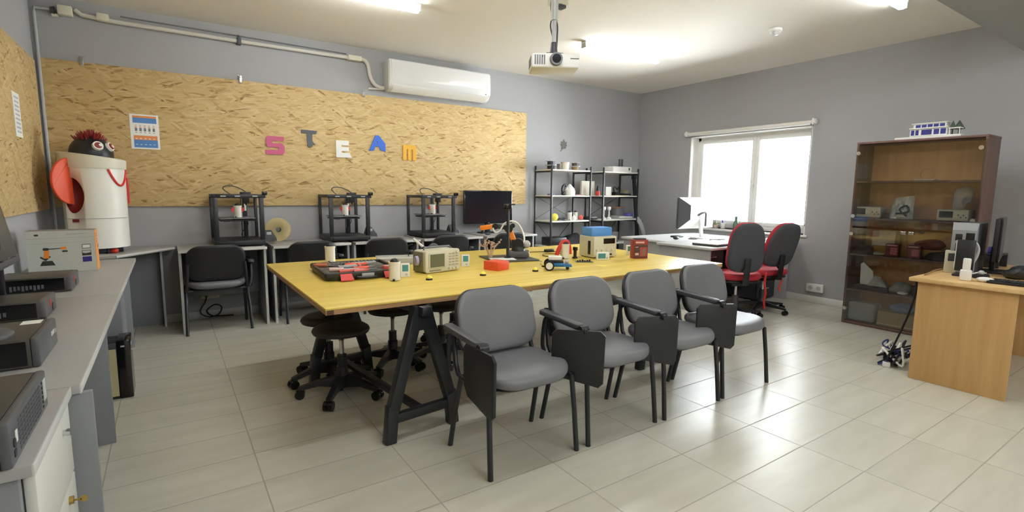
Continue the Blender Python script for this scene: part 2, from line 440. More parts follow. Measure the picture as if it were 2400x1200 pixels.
# skirting
mb = MB(); mb.box(XR-.018, XR, YF, 3.6, 0, .085, .004).box(XR-.018, XR, 3.6, YB, 0, .085, .004)
struct(mb.build('baseboard_right', M_WHITE))
struct(MB().box(XL, XR-.02, YB-.018, YB, 0, .085, .004).build('baseboard_back', mat('pale_grey_skirting', rgb(190, 190, 188), .5)))
struct(MB().box(XL, XL+.018, YF, YB-.02, 0, .085, .004).build('baseboard_left', mat('pale_grey_skirting', rgb(190, 190, 188), .5)))
# window
win = struct(thing('window_1', 'white framed two pane window above the grey desks', 'window', (XR+.18, 0, 0)))
fx0, fx1 = 0.0, .07
mb = MB(); yb0, yb1, zb0, zb1 = WY0+.0, WY1-.0, WZ0+.0, WZ1
mb.box(fx0, fx1, yb0, yb0+.06, zb0, zb1, .006).box(fx0, fx1, yb1-.06, yb1, zb0, zb1, .006).box(fx0, fx1, yb0, yb1, zb1-.06, zb1, .006).box(fx0, fx1, yb0, yb1, zb0, zb0+.08, .006)
mb.build('window_frame', M_PVC, win)
ym = 4.08
for (a, b) in ((yb0+.05, ym), (ym, yb1-.05)):
    mb = MB(); s = .055
    mb.box(fx0-.012, fx1-.02, a, a+s, zb0+.06, zb1-.05, .006).box(fx0-.012, fx1-.02, b-s, b, zb0+.06, zb1-.05, .006)
    mb.box(fx0-.012, fx1-.02, a+s, b-s, zb0+.06, zb0+.06+s, .006).box(fx0-.012, fx1-.02, a+s, b-s, zb1-.05-s, zb1-.05, .006)
    sash = mb.build('sash', M_PVC, win)
    MB().box(fx0+.02, fx0+.026, a+s-.005, b-s+.005, zb0+.06+s-.005, zb1-.05-s+.005).build('pane', M_WINGLASS, sash, smooth=False)
MB().box(-.03, -.012, ym-.012, ym+.012, 1.42, 1.47, .003).box(-.045, -.028, ym-.01, ym+.01, 1.36, 1.46, .004).build('window_handle', M_WHITE, win)
MB().box(-.20, .02, WY0-.03, WY1+.03, WZ0-.03, WZ0, .006).build('window_sill', M_WHITE, win)

# roller blind
rb = thing('roller_blind', 'white roller blind wound up above the window', 'blind', (XR-.04, 4.15, 2.21))
MB().cyl((0, -.9, 0), (0, .9, 0), .021, n=20).build('fabric_roll', mat('blind_fabric', rgb(226, 224, 216), .8), rb)
MB().box(-.014, .0, -.88, .88, -.034, -.018, .004).build('hem_bar', M_WHITE, rb)
for s in (-1, 1):
    MB().box(-.032, .04, s*.915-.012, s*.915+.012, -.036, .04, .006).cyl((0, s*.90, 0), (0, s*.945, 0), .03, n=20).build('bracket', M_WHITE, rb)
mb = MB(); mb.tube([(-.02, -.93, .02), (-.025, -.93, -.5), (-.02, -.925, -1.2), (-.02, -.915, -1.24), (-.02, -.905, -1.2), (-.022, -.905, -.5), (-.02, -.91, .02)], .004, 6, 4)
mb.build('pull_chain', M_LTGREY, rb)

# ceiling tube lights
def tube_light(x0, y, label):
    t = thing('tube_light', label, 'ceiling light', (x0, y, ZC), 0, 'fluorescent tube lights on the ceiling')
    mb = MB(); mb.box(0, 1.2, -.036, .036, -.022, 0, .004); mb.build('fitting_body', M_WHITE, t)
    for s in (0.0, 1.18): MB().box(s, s+.02, -.034, .034, -.07, -.020, .006).build('end_cap', M_LTGREY if s == 0 else M_WHITE, t)
    mb = MB(); mb.prism([(-.033, -.021), (-.034, -.05), (-.024, -.068), (0, -.073), (.024, -.068), (.034, -.05), (.033, -.021)], .02, 1.18, M_YZ); mb.build('diffuser', M_TUBE, t, angle=80)
tube_light(.75, 4.39, 'lit fluorescent tube light on ceiling between projector and left corner')
tube_light(3.83, 4.36, 'lit fluorescent tube light right of projector, nearest the far corner')
tube_light(4.02, 1.93, 'lit fluorescent tube light by the ceiling beam at top right')
tube_light(.75, 1.93, 'unseen lit fluorescent tube light above the near end of yellow table')  # out of view, taken to continue this row, helps light the room
tube_light(.75, -.9, 'unseen tube light added for fill on ceiling behind the viewer, left side')  # unseen row behind the camera, added as frontal fill light

tube_light(2.40, -.9, 'unseen tube light added for fill on ceiling behind the viewer, middle of row')
tube_light(.75, -2.3, 'unseen tube light added for fill nearest the rear wall, left side')  # further unseen row, added to brighten right wall, chairs and near floor
tube_light(2.40, -2.3, 'unseen tube light added for fill nearest the rear wall, middle of row')
tube_light(4.02, -2.3, 'unseen tube light added for fill nearest the rear wall, right side')

# smoke detector
t = thing('smoke_detector', 'round white smoke detector on the ceiling', 'smoke detector', (5.09, 2.95, ZC))
MB().lathe([(0, 0), (.062, 0), (.062, -.022), (.05, -.034), (0, -.034)]).build('base', M_WHITE, t)
MB().lathe([(0, -.03), (.038, -.03), (.034, -.055), (.02, -.062), (0, -.062)]).build('sensor_cap', M_LTGREY, t)

# projector
pj = thing('projector', 'white projector hanging under ceiling pole', 'projector', (2.36, 3.0, 2.19), math.radians(-30))
mb = MB(); mb.box(-.17, .17, -.12, .12, 0, .10, .014, 3); mb.build('body', M_WHITE, pj)
mb = MB(); mb.cyl((.0, -.115, .055), (.0, -.15, .055), .045, .042, n=28); mb.use(1).cyl((0, -.14, .055), (0, -.153, .055), .03, n=24)
mb.build('lens', [M_MIDGREY, M_BLACKG], pj)
mb = MB()
for i in range(7): mb.box(-.172, -.169, -.09+i*.022, -.078+i*.022, .02, .085)
mb.build('vent_grille', M_MIDGREY, pj, smooth=False)
mb = MB()
for i in range(5): mb.box(-.15+i*.016, -.14+i*.016, -.122, -.119, .02, .085)
mb.build('vent_grille', M_MIDGREY, pj, smooth=False)
MB().box(.1, .16, -.1215, -.119, .06, .066).build('name_strip', M_DKGREY, pj)
MB().box(-.1, -.09, -.123, -.119, .07, .08).build('sensor', M_DKGREY, pj)
pm = thing('projector_mount', 'grey ceiling pole and bracket holding the projector', 'mount', (2.36, 3.0, 2.29))
MB().cyl((0, 0, .09), (0, 0, .30), .016, n=16).cyl((0, 0, .25), (0, 0, .66), .026, n=20).build('pole', M_LTGREY, pm)
MB().lathe([(0, .66), (.08, .66), (.08, .645), (.03, .63), (0, .63)]).build('ceiling_plate', M_LTGREY, pm)
mb = MB(); mb.box(-.06, .06, -.05, .05, .002, .02, .004, m=rotm('Z', -30)).cyl((0, 0, .01), (0, 0, .1), .03, .02, n=20); mb.build('bracket', M_DKGREY, pm)
tag(MB().tube([(0.02, 0, 0), (.05, .03, .1), (.12, .12, .26), (.13, .2, .36), (.22, .32, .5), (.40, .5, .61)], .006, 8, 6).tube([(0.02, .01, 0), (.03, .05, .12), (.09, .16, .26), (.16, .2, .38), (.26, .34, .5), (.42, .5, .61)], .005, 8, 6)
    .build('projector_cable', M_DKGREY, None, (2.36, 3.0, 2.31)), 'pair of dark cables looping from ceiling box to projector', 'cable')
t = thing('ceiling_socket', 'cream socket box on ceiling beside projector pole', 'socket', (2.82, 3.54, ZC))
MB().box(-.07, .07, -.06, .06, -.07, 0, .012).build('socket_box', M_CREAM, t)
MB().box(-.02, .05, -.05, .02, -.095, -.068, .006).build('plug', M_DKGREY, t)

# ================================================================== things on the walls
wbk = MB().box(-.83, 4.28, YB-.0195, YB-.0025, 1.155, 2.43, .002).build('chipboard_panel', M_OSB)
tag(wbk, 'long strand board panel on the back wall behind the letters', 'wall panel')
wbl = MB().box(XL+.0025, XL+.0195, .4, 5.95, 1.14, 2.385, .002).build('chipboard_panel', M_OSB)
tag(wbl, 'strand board panel on the left wall with narrow white notice', 'wall panel')
YW = YB-.0195
def letter(name, boxes, x, z, w, h, m, label, tilt=0):
    mb = MB()
    for k, b in enumerate(boxes):
        mb.prism([(px*w, pz*h) for px, pz in b], 0, .012+.0006*k, M_XZ)
    o = mb.build(name, m, None, (x, YW-.0005, z), smooth=False); o.rotation_euler = (0, math.radians(tilt), 0)
    tag(o, label, 'letter', 'coloured letters on the strand board')
P_ = lambda *a: list(a)
letter('letter_s', [P_((.12, 1), (1.0, 1), (.97, .76), (.30, .76), (.10, .90)), P_((.04, .90), (.12, 1), (.40, 1), (.36, .50), (.12, .46), (.02, .58)), P_((.06, .62), (.86, .62), (.97, .50), (.94, .40), (.08, .40)),
                    P_((.70, .62), (.88, .61), (1.0, .48), (1.0, .14), (.88, 0), (.66, 0)), P_((0, .25), (.74, .25), (.9, 0), (0, 0))], .90, 1.70, .185, .19, M_PINK, 'pink letter S on the strand board')
letter('letter_t', [P_((0, 1), (1, .98), (.9, .8), (0, .82)), P_((.33, .9), (.68, .9), (.66, .1), (.5, 0), (.36, .1)), P_((.62, .45), (.86, .16), (.66, .2))], 1.262, 1.79, .17, .19, M_SLATE, 'dark grey letter T on the strand board')
letter('letter_e', [P_((0, 1), (.36, 1), (.36, 0), (0, 0)), P_((.3, 1), (.85, 1), (.85, .72), (.3, .72)), P_((.3, .62), (.85, .62), (.85, .38), (.3, .38)), P_((.3, .28), (.88, .28), (1.04, 0), (.3, 0))], 1.63, 1.70, .17, .19, M_PAPER, 'white letter E on the strand board')
letter('letter_a', [P_((.4, 1), (.62, 1), (.3, .05), (0, 0)), P_((.4, 1), (.62, .98), (1, .5), (1, 0), (.68, .08)), P_((.28, .5), (.8, .5), (.82, .3), (.22, .3))], 2.01, 1.79, .2, .185, M_ROYAL, 'blue letter A on the strand board')
letter('letter_m', [P_((0, .94), (.08, 1), (.92, 1), (1, .94), (1, .72), (0, .72)), P_((0, .8), (.26, .8), (.26, 0), (0, 0)), P_((.38, .8), (.63, .8), (.63, 0), (.38, 0)), P_((.75, .8), (1, .8), (1, 0), (.75, 0))], 2.43, 1.70, .17, .185, M_AMBER, 'yellow letter M on the strand board')

# calendar
mb = MB(); mb.box(0, .222, -.004, 0, 0, .32)
def lay(i, x0, x1, z0, z1, d=.0045): mb.use(i).quad((x0, -d, z0), (x1, -d, z0), (x1, -d, z1), (x0, -d, z1))
lay(1, .022, .205, .288, .306); lay(2, .022, .205, .24, .288)
lay(1, .022, .205, .085, .125); lay(2, .022, .205, .015, .085)
for i in range(5):
    x = .035+i*.034
    lay(3, x, x+.018, .165, .195); lay(3, x+.003, x+.015, .215, .22); lay(1, x, x+.016, .2, .207)
    lay(3, x+.002, x+.016, .15, .155); lay(0, x, x+.016, .093, .1, .005); lay(0, x, x+.016, .04, .045, .005)
cal = mb.build('calendar', [M_PAPER, mat('orange_print', rgb(226, 140, 84), .6), mat('blue_print', rgb(84, 136, 200), .6), mat('grey_print', rgb(120, 124, 138), .6)], None, (-.243, YW-.0005, 1.695), smooth=False)
tag(cal, 'orange and blue printed calendar sheet on the strand board', 'calendar')
mb = MB(); mb.box(0, .003, 0, .20, 0, .31)
mb.use(1)
for i in range(9): mb.quad((.0036, .03, .03+i*.03), (.0036, .17, .03+i*.03), (.0036, .17, .042+i*.03), (.0036, .03, .042+i*.03))
tag(mb.build('paper_notice', [M_PAPER, mat('pale_blue_print', rgb(176, 190, 204), .7)], None, (XL+.0200, 4.98, 1.685), smooth=False), 'narrow white paper notice on the left wall board', 'notice')
for i, (x, lab) in enumerate([(-.55, 'small metal clip on board top edge, nearest the left corner'), (.697, 'small metal clip on board top edge above the grey T and pink S'), (1.965, 'small metal clip on board top edge beside the air conditioner')]):
    c = MB().box(-.014, .014, -.008, 0, -.03, .05, .002).cyl((0, -.006, .035), (0, -.02, .035), .007, n=10).cyl((0, -.006, -.015), (0, -.02, -.015), .009, n=10).box(-.02, .02, -.006, 0, .04, .05).build('mounting_clip', M_STEEL, None, (x, YW, 2.43))
    tag(c, lab, 'clip', 'metal clips along the board')

# air conditioner
ac = thing('air_conditioner', 'white wall mounted air conditioner under the ceiling', 'air conditioner', (2.20, YB, 2.49))
prof = [(0, 0), (-.10, -.005), (-.165, .02), (-.205, .075), (-.215, .14), (-.21, .32), (-.19, .345), (0, .345)]
mb = MB(); mb.prism(prof, .012, 1.37, M_YZ, bev=.012); mb.build('body', M_WHITEG, ac)
mb = MB(); mb.prism([(-.198, .062), (-.214, .10), (-.2185, .14), (-.2185, .30), (-.213, .33), (-.2, .33), (-.2, .062)], .035, 1.345, M_YZ, bev=.004); mb.build('front_panel', M_WHITEG, ac)
mb = MB(); mb.prism([(-.10, -.008), (-.167, .014), (-.2, .056), (-.196, .058), (-.162, .022), (-.1, .0)], .06, 1.32, M_YZ); mb.build('louver', M_WHITE, ac)
MB().sph((1.30, -.205, .082), .011, (1, .4, 1)).build('sensor_window', M_BLACKG, ac)
MB().box(0, .013, -.2, -.01, .01, .335, .006).build('side_cap', mat('pale_grey_plastic', rgb(196, 196, 190), .4), ac)
# pipes
pipe = MB().tube([(-.56, -.035, 2.86), (-.545, -.04, 2.845), (-.52, -.04, 2.825), (-.3, -.04, 2.812), (.7, -.04, 2.808), (1.88, -.04, 2.81)], .019, 14).build('pipe_run', mat('pipe_insulation', rgb(205, 203, 194), .6), None, (0, YB, 0))
tag(pipe, 'long white insulated pipe running below the ceiling line', 'pipe')
tag(MB().tube([(1.93, -.045, 2.815), (1.985, -.05, 2.80), (2.02, -.05, 2.74), (2.035, -.05, 2.64), (2.08, -.05, 2.56), (2.14, -.055, 2.525), (2.195, -.06, 2.52)], .022, 14, 6).tube([(2.02, -.03, 2.5), (2.1, -.04, 2.505), (2.195, -.06, 2.51)], .012, 10, 4)
    .build('hose', mat('pipe_insulation', rgb(205, 203, 194), .6), None, (0, YB, 0)), 'white curved hose dropping to the air conditioner', 'hose')
tag(MB().box(1.79, 1.94, -.07, 0, 2.785, 2.84, .008).build('pipe_cover', M_CREAM, None, (0, YB, 0)), 'cream pipe cover box where the hose starts bending', 'pipe cover')
tag(MB().box(-.42, -.33, -.075, 0, 2.80, 2.862, .008).build('pipe_cover', M_CREAM, None, (0, YB, 0)), 'cream pipe cover box near the left end of pipe', 'pipe cover')
t = thing('junction_box', 'cream junction box with dark knob beside corner conduit', 'junction box', (-.63, YB, 2.84))
MB().box(-.05, .05, -.07, 0, -.04, .04, .008).build('box', M_CREAM, t)
MB().cyl((-.07, -.03, -.01), (-.10, -.03, -.01), .035, .025, n=16).build('knob', M_DKGREY, t)
MB().cyl((-.09, -.03, -.045), (-.05, -.03, -.045), .015, n=12).build('stub_pipe', M_CREAM, t)
tag(MB().tube([(-.835, -.025, .80), (-.835, -.025, 2.80), (-.83, -.025, 2.835), (-.70, -.025, 2.84)], .012, 10).build('conduit', M_LTGREY, None, (0, YB, 0)), 'thin grey conduit standing in the left room corner', 'conduit')
tag(MB().tube([(-.25, -.01, 2.872), (.6, -.01, 2.866), (1.78, -.01, 2.855)], .006, 8).build('cable', M_MIDGREY, None, (0, YB, 0)), 'thin grey cable running just above the white pipe', 'cable')
tag(MB().box(.68, .72, -.068, 0, 2.775, 2.84, .004).cyl((.7, -.02, 2.84), (.7, -.02, 2.87), .006, n=8).build('pipe_clamp', M_DKGREY, None, (0, YB, 0)), 'dark clamp around the middle of the white pipe', 'clamp')
# leaf shaped wall ornament over the shelves
mb = MB()
for i, (a, r) in enumerate([(90, .1), (45, .085), (135, .085), (10, .07), (170, .07), (-40, .06), (230, .075)]):
    c, s_ = math.cos(math.radians(a)), math.sin(math.radians(a))
    mb.hull([(0, 0, 0), (r*.5*c-.03*s_, -.006, r*.5*s_+.03*c), (r*.5*c+.03*s_, -.006, r*.5*s_-.03*c), (r*c, -.002, r*s_), (r*.5*c, -.014, r*.5*s_), (0, -.008, 0)])
mb.tube([(0, -.004, 0), (-.03, -.004, -.05), (-.06, -.004, -.085)], .006, 6)
tag(mb.build('leaf_ornament', mat('dark_green_grey', rgb(104, 106, 100), .6), None, (4.98, YB, 2.02), smooth=False), 'dark leaf shaped ornament on wall above the shelves', 'ornament')
# sockets
t = thing('wall_socket', 'white double socket above skirting under the window wall', 'socket', (XR, 3.07, .19))
MB().box(-.04, 0, -.10, .10, -.05, .05, .008).build('cover', M_WHITE, t)
for s in (-.048, .048): MB().cyl((-.041, s, 0), (-.038, s, 0), .026, n=18).build('outlet', M_LTGREY, t)
t = thing('wall_socket', 'pale double socket with black plug under leftmost printer desk', 'socket', (.31, YB, .255))
MB().box(-.085, .085, -.035, 0, -.045, .045, .008).build('cover', M_CREAM, t)
MB().cyl((-.035, -.036, 0), (-.035, -.07, 0), .025, .02, n=16).build('plug', M_BLACK, t)
MB().cyl((.04, -.037, 0), (.04, -.034, 0), .026, n=18).build('outlet', M_LTGREY, t)
mb = MB(); mb.tube([(-.035, -.07, 0), (-.05, -.10, -.06), (-.10, -.12, -.16), (-.03, -.13, -.215), (.06, -.12, -.2), (.09, -.11, -.13), (.03, -.10, -.1), (-.04, -.08, -.16), (.0, -.06, -.22), (.09, -.05, -.235), (.2, -.05, -.24)], .007, 8, 6)
tag(mb.build('power_cable', M_RUBBER, None, (.31, YB, .255)), 'black power cable looping from socket under leftmost printer desk', 'cable')
# ================================================================== desks along the back wall
DZ = .78
def wall_desk(x0, x1, label):
    t = thing('desk', label, 'desk', ((x0+x1)/2, 5.72, 0), 0, 'grey desks along the back wall')
    w = (x1-x0)/2
    mb = MB(); mb.box(-w-.012, w+.012, -.32, .30, DZ-.025, DZ, .004); mb.use(1).box(-w-.012, w+.012, -.324, -.318, DZ-.025, DZ, .002)
    mb.build('desktop', [M_GREYLAM, M_LTEDGE], t)
    for s in (-1, 1):
        mb = MB(); mb.box(s*w-.011, s*w+.011, -.25, .29, 0, DZ-.025, .002); mb.use(1).box(s*w-.0112, s*w+.0112, -.254, -.248, 0, DZ-.025)
        mb.build('side_panel', [M_GREYPAN, M_LTEDGE], t)
    MB().box(-w+.011, w-.011, .18, .198, .26, DZ-.025, .002).build('modesty_panel', M_GREYPAN, t)
for x0, x1, lab in [(.065, .765, 'grey desk under leftmost 3D printer'), (.845, 1.575, 'grey desk under middle 3D printer'), (1.645, 2.365, 'grey desk between middle and rightmost printers'),
                    (2.435, 3.19, 'grey desk under rightmost 3D printer'), (3.27, 4.015, 'grey desk under the black monitor')]:
    wall_desk(x0, x1, lab)

# corner desk
t = thing('corner_desk', 'grey corner desk with slanted front carrying the white bin robot', 'desk', (0, 0, 0))
CZ = .775
mb = MB(); out = [(-.845, 6.03), (.03, 6.03), (.03, 5.80), (-.02, 5.76), (-.34, 5.34), (-.38, 5.285), (-.845, 5.285)]
mb.prism(out, CZ-.025, CZ, bev=.003); mb.build('desktop', M_GREYLAM, t)
mb = MB(); mb.tube([(.03, 5.80, CZ-.0125), (-.02, 5.76, CZ-.0125), (-.34, 5.34, CZ-.0125), (-.38, 5.285, CZ-.0125)], .0128, 8); mb.build('front_edging', M_LTEDGE, t)
MB().box(-.09, -.07, 5.85, 6.02, 0, CZ-.025, .002).build('side_panel', M_LTEDGE, t)
MB().box(-.83, -.09, 6.0, 6.018, 0, CZ-.025, .002).build('back_panel', M_GREYPAN, t)
MB().box(-.845, -.825, 5.30, 6.0, 0, CZ-.025, .002).build('side_panel', M_GREYPAN, t)

# left hand counter desks
LZ = .75
def side_desk(y0, y1, xf, label, gap=0.03):
    t = thing('desk', label, 'desk', (0, 0, 0), 0, 'grey desks along the left wall')
    mb = MB(); mb.box(-.845, xf, y0, y1, LZ-.028, LZ, .003); mb.use(1).box(xf-.002, xf+.003, y0, y1, LZ-.028, LZ, .0015)
    mb.build('desktop', [M_GREYLAM, M_LTEDGE], t)
    return t
td = side_desk(1.41, 1.925, -.272, 'grey desk end nearest the viewer under the vented computer')
MB().box(-.84, -.30, 1.43, 1.452, 0, LZ-.028, .002).build('side_panel', M_GREYPAN, td)
MB().box(-.84, -.82, 1.452, 1.9, .2, LZ-.028, .002).build('back_panel', M_GREYPAN, td)
td = side_desk(1.93, 3.55, -.25, 'grey desk on left wall carrying the middle slim computers')
MB().box(-.84, -.225, 1.945, 1.967, 0, LZ-.03, .002).build('side_panel', M_GREYPAN, td)
mb = MB(); mb.box(-.84, -.30, 3.27, 3.30, 0, LZ-.028, .002); mb.build('side_panel', M_GREYPAN, td)
td = side_desk(3.555, 5.275, -.25, 'grey desk on left wall carrying the orange and grey carton')
mb = MB(); mb.box(-.84, -.30, 4.25, 4.62, .0, LZ-.028, .002); mb.build('drawer_block', M_GREYPAN, td)
MB().box(-.84, -.30, 5.23, 5.252, 0, LZ-.028, .002).build('side_panel', M_GREYPAN, td)
# white drawer pedestal with lock and key under the near desk
t = thing('drawer_pedestal', 'white drawer pedestal with brass key under nearest left desk', 'pedestal', (0, 0, 0))
MB().box(-.80, -.30, 1.47, 1.90, .02, .70, .004).build('carcass', M_GREYPAN, t)
for z0, z1 in ((.50, .715), (.26, .495), (.03, .255)):
    d = MB().box(-.30, -.278, 1.46, 1.915, z0, z1, .004).build('drawer', mat('white_drawer_front', rgb(206, 207, 200), .45), t)
    if z0 == .50: MB().cyl((-.279, 1.80, .66), (-.27, 1.80, .66), .008, n=14).cyl((-.27, 1.80, .66), (-.262, 1.80, .66), .010, n=14).build('knob', M_CHROME, d)
    if z0 == .26: MB().cyl((-.279, 1.79, .465), (-.268, 1.79, .465), .011, n=14).box(-.268, -.25, 1.784, 1.788, .462, .467, .001).cyl((-.246, 1.784, .464), (-.246, 1.788, .464), .009, n=14).build('key', M_BRASS, d)
# computer tower on the floor
t = thing('computer_tower', 'black computer tower on the floor beneath the left desk', 'computer', (0, 0, 0))
mb = MB(); mb.box(-.66, -.32, 3.97, 4.17, .0, .365, .006); mb.build('case', M_BLACK, t)
MB().box(-.62, -.325, 3.964, 3.97, .02, .325).build('side_cover', mat('tan_side_panel', rgb(186, 176, 140), .5), t)
mb = MB(); mb.box(-.32, -.252, 3.962, 4.175, .0, .378, .006); mb.use(1).box(-.2525, -.2505, 4.03, 4.10, .325, .34).box(-.2525, -.2505, 4.05, 4.08, .285, .292).box(-.30, -.28, 3.960, 3.963, .335, .345)
mb.build('front_panel', [M_BLACKG, M_LTGREY], t)

# ================================================================== chairs with writing tablet
def iso_chair(name, label, rear):
    t = thing(name, label, 'chair')
    mb = MB(); pad(mb, rrect(.485, .45, .15, 7), .075)
    warp(mb, lambda c: (c.x*(1.0 + .05*(-c.y/.22)), c.y - .0, c.z - .45*max(0, -c.y-.12)**1.5*1.0 + .010*(abs(c.x)/.24)**2 - .004*(1-(c.y/.22)**2)))
    st = mb.build('seat', M_VINYL, t, (0, -.005, .445), angle=60)
    mb = MB(); pad(mb, rrect(.44, .40, .13, 6), .02); mb.build('seat_pan', M_BLACK, t, (0, -.01, .405), angle=60)
    bm_ = lambda c: (c.x, c.y - .5*c.x*c.x + .02, c.z)
    tilt = T(0, .165, .655) @ rotm('X', 90-13)
    mb = MB(); pad(mb, rrect(.475, .335, .11, 7), .045, tilt, .8); warp(mb, lambda c: (c.x*(1-.10*(c.z-.65)), c.y - .55*c.x*c.x + .02, c.z)); mb.build('backrest', M_VINYL, t, angle=60)
    mb = MB(); pad(mb, rrect(.485, .34, .11, 7), .03, T(0, .186, .652) @ rotm('X', 90-13), .6); warp(mb, lambda c: (c.x*(1-.10*(c.z-.65)), c.y - .55*c.x*c.x + .02, c.z)); mb.build('back_shell', M_BLACK, t, angle=60)
    for s in (-1, 1):
        MB().tube([(s*.262, -.205, 0), (s*.257, -.185, .22), (s*.25, -.165, .40)], .0135, 12).build('front_leg', M_BLACKM, t)
        MB().tube([(s*.264, .20, 0), (s*.258, .15, .22), (s*.25, .10, .40)], .0135, 12).build('rear_leg', M_BLACKM, t)
        MB().tube([(s*.25, -.165, .395), (s*.25, -.12, .405), (s*.25, .10, .40), (s*.247, .14, .405), (s*.243, .175, .45), (s*.235, .205, .56), (s*.228, .22, .66)], .0125, 10).build('side_frame', M_BLACKM, t)
    MB().tube([(-.25, -.12, .395), (.25, -.12, .395)], .011, 8).tube([(-.25, .12, .395), (.25, .12, .395)], .011, 8).build('cross_tube', M_BLACKM, t)
    # armrest with folded tablet on the sitter's right
    ar = MB().tube([(-.255, .20, .41), (-.275, .19, .47), (-.285, .16, .60), (-.285, .13, .635)], .0115, 10, 4)
    ar.build('arm_post', M_BLACKM, t)
    mb = MB(); mb.prism(rrect(.055, .34, .02, 4), 0, .03, T(-.285, .02, .63) @ rotm('X', 3), bev=.008); mb.build('armrest', M_DKGREY, t)
    MB().cyl((-.31, -.17, .63), (-.262, -.17, .63), .020, n=16).cyl((-.29, -.14, .625), (-.29, -.20, .622), .015, n=14).build('hinge', M_BLACKM, t)
    tb = MB(); tb.prism([(.10, .015), (-.125, .015), (-.15, -.01), (-.145, -.26), (-.12, -.285), (.09, -.24), (.125, -.19), (.125, -.01)], -.008, .008, M_YZ, bev=.004)
    tb.build('tablet', M_BLACK, t, (-.305, -.16, .615))
    return t
c0 = iso_chair('tablet_chair', '', None)
def turn_tablet(root, deg):
    for ch in root.children:
        if ch.name.startswith('tablet') and ch.type == 'MESH': ch.rotation_euler.z = math.radians(deg); ch.location.x -= .03*math.sin(math.radians(deg))
front = [(1.43, 2.10, 0, 'grey vinyl tablet chair nearest the camera, first of the front row'), (2.035, 2.10, 0, 'grey vinyl tablet chair, second of the front row from the left'),
         (2.63, 2.09, 0, 'grey vinyl tablet chair, third of the front row from the left'), (3.215, 2.10, 0, 'grey vinyl tablet chair at right end of front row by table corner')]
back = [(.345, 5.57, PI, 'black backed tablet chair pushed under the desk with leftmost 3D printer'), (1.19, 5.56, PI, 'black backed chair at desk with the middle printer, behind white figurine'),
        (1.97, 5.57, PI, 'black backed chair at the desk between middle and right printers'), (2.745, 5.56, PI, 'black backed chair behind the beige oscilloscope'), (3.58, 5.56, PI, 'black backed chair at the monitor desk, behind orange robot arm')]
for i, (x, y, r, lab) in enumerate(front):
    if i == 0: c0.location = (x, y, 0); c0['label'] = lab; c0['group'] = 'tablet chairs in front of the yellow table'
    else: turn_tablet(dup(c0, (x, y, 0), r, lab, 'tablet chairs in front of the yellow table'), (0, 45, 68, 64)[i])
for x, y, r, lab in back: dup(c0, (x, y, 0), r, lab, 'chairs at the back desks')

# ================================================================== yellow work table on trestles
TZ = .76
tb = thing('work_table', 'long yellow topped work table on black steel trestles', 'table', (2.19, 3.42, 0))
mb = MB(); mb.box(-1.585, 1.61, -.905, .88, TZ-.010, TZ, .002); mb.use(1).box(-1.583, 1.608, -.903, .878, TZ-.034, TZ-.010)
mb.build('tabletop', [M_TABLE, M_TABLEEDGE], tb, angle=30)
mb = MB(); mb.box(-1.578, -1.545, -.9045, -.90, TZ-.033, TZ-.011).build('edge_patch', mat('dark_edge_mark', rgb(92, 62, 36), .6), tb)
def trestle(x, y, rot):
    xf = T(x, y, 0) @ rotm('Z', rot)
    fr = MB(); fr.xf = xf; fr.box(-.03, .03, -.62, .62, TZ-.085, TZ-.036, .004); root = fr.build('trestle_rail', M_BLACKM, tb)
    for s in (-1, 1):
        yy = s*.55
        for k in (-1, 1):
            mb = MB(); mb.xf = xf
            mb.bar((k*.02, yy, TZ-.05), (k*.178, yy, .18), .062, .05, .004).bar((k*.180, yy, .205), (k*.20, yy, .0), .062, .05, .004)
            mb.build('leg', M_BLACKM, root)
        mb = MB(); mb.xf = xf; mb.box(-.18, .18, yy-.02, yy+.02, .105, .155, .004); mb.build('crossbar', M_BLACKM, root)
        mb = MB(); mb.xf = xf; mb.hull([(-.05, yy-.027, TZ-.036), (.05, yy-.027, TZ-.036), (-.05, yy+.027, TZ-.036), (.05, yy+.027, TZ-.036), (-.08, yy-.027, TZ-.17), (.08, yy-.027, TZ-.17), (-.08, yy+.027, TZ-.17), (.08, yy+.027, TZ-.17)]); mb.build('gusset', M_BLACKM, root)
    mb = MB(); mb.xf = xf; mb.box(-.022, .022, -.54, .54, .115, .145, .003); mb.build('stretcher', M_BLACKM, root)
trestle(-1.155, -.36, 7)
trestle(.92, -.30, 0)

# ================================================================== stools
def make_stool():
    t = thing('swivel_stool', '', 'stool')
    MB().lathe([(0, .465), (.10, .467), (.155, .462), (.175, .448), (.18, .435), (.172, .42), (.14, .412), (0, .41)], n=40).build('seat', M_STOOL, t, angle=60)
    MB().lathe([(.05, .41), (.05, .395), (.02, .375), (.014, .36), (.014, .24), (0, .24)], n=20).build('piston', M_CHROME, t)
    MB().lathe([(0, .27), (.03, .27), (.03, .20), (.036, .195), (.036, .10), (.045, .085), (.045, .06), (0, .06)], n=24).build('sleeve', M_BLACK, t)
    for k in range(5):
        a = 2*PI*k/5; m = rotm('Z', math.degrees(a))
        mb = MB(); mb.xf = m
        mb.hull([(.02, -.034, .06), (.02, .034, .06), (.02, -.026, .135), (.02, .026, .135), (.15, -.024, .078), (.15, .024, .078), (.15, -.019, .112), (.15, .019, .112)])
        mb.hull([(.15, -.024, .078), (.15, .024, .078), (.15, -.019, .112), (.15, .019, .112), (.265, -.018, .054), (.265, .018, .054), (.27, -.014, .078), (.27, .014, .078)])
        leg = mb.build('base_leg', M_BLACK, t)
        mb = MB(); mb.xf = m
        mb.cyl((.262, -.028, .030), (.262, -.006, .030), .030, n=18).cyl((.262, .006, .030), (.262, .028, .030), .030, n=18).cyl((.262, 0, .03), (.262, 0, .07), .008, n=10).box(.235, .285, -.012, .012, .034, .058, .006)
        mb.build('caster', M_BLACKG, leg)
    return t
s0 = make_stool()
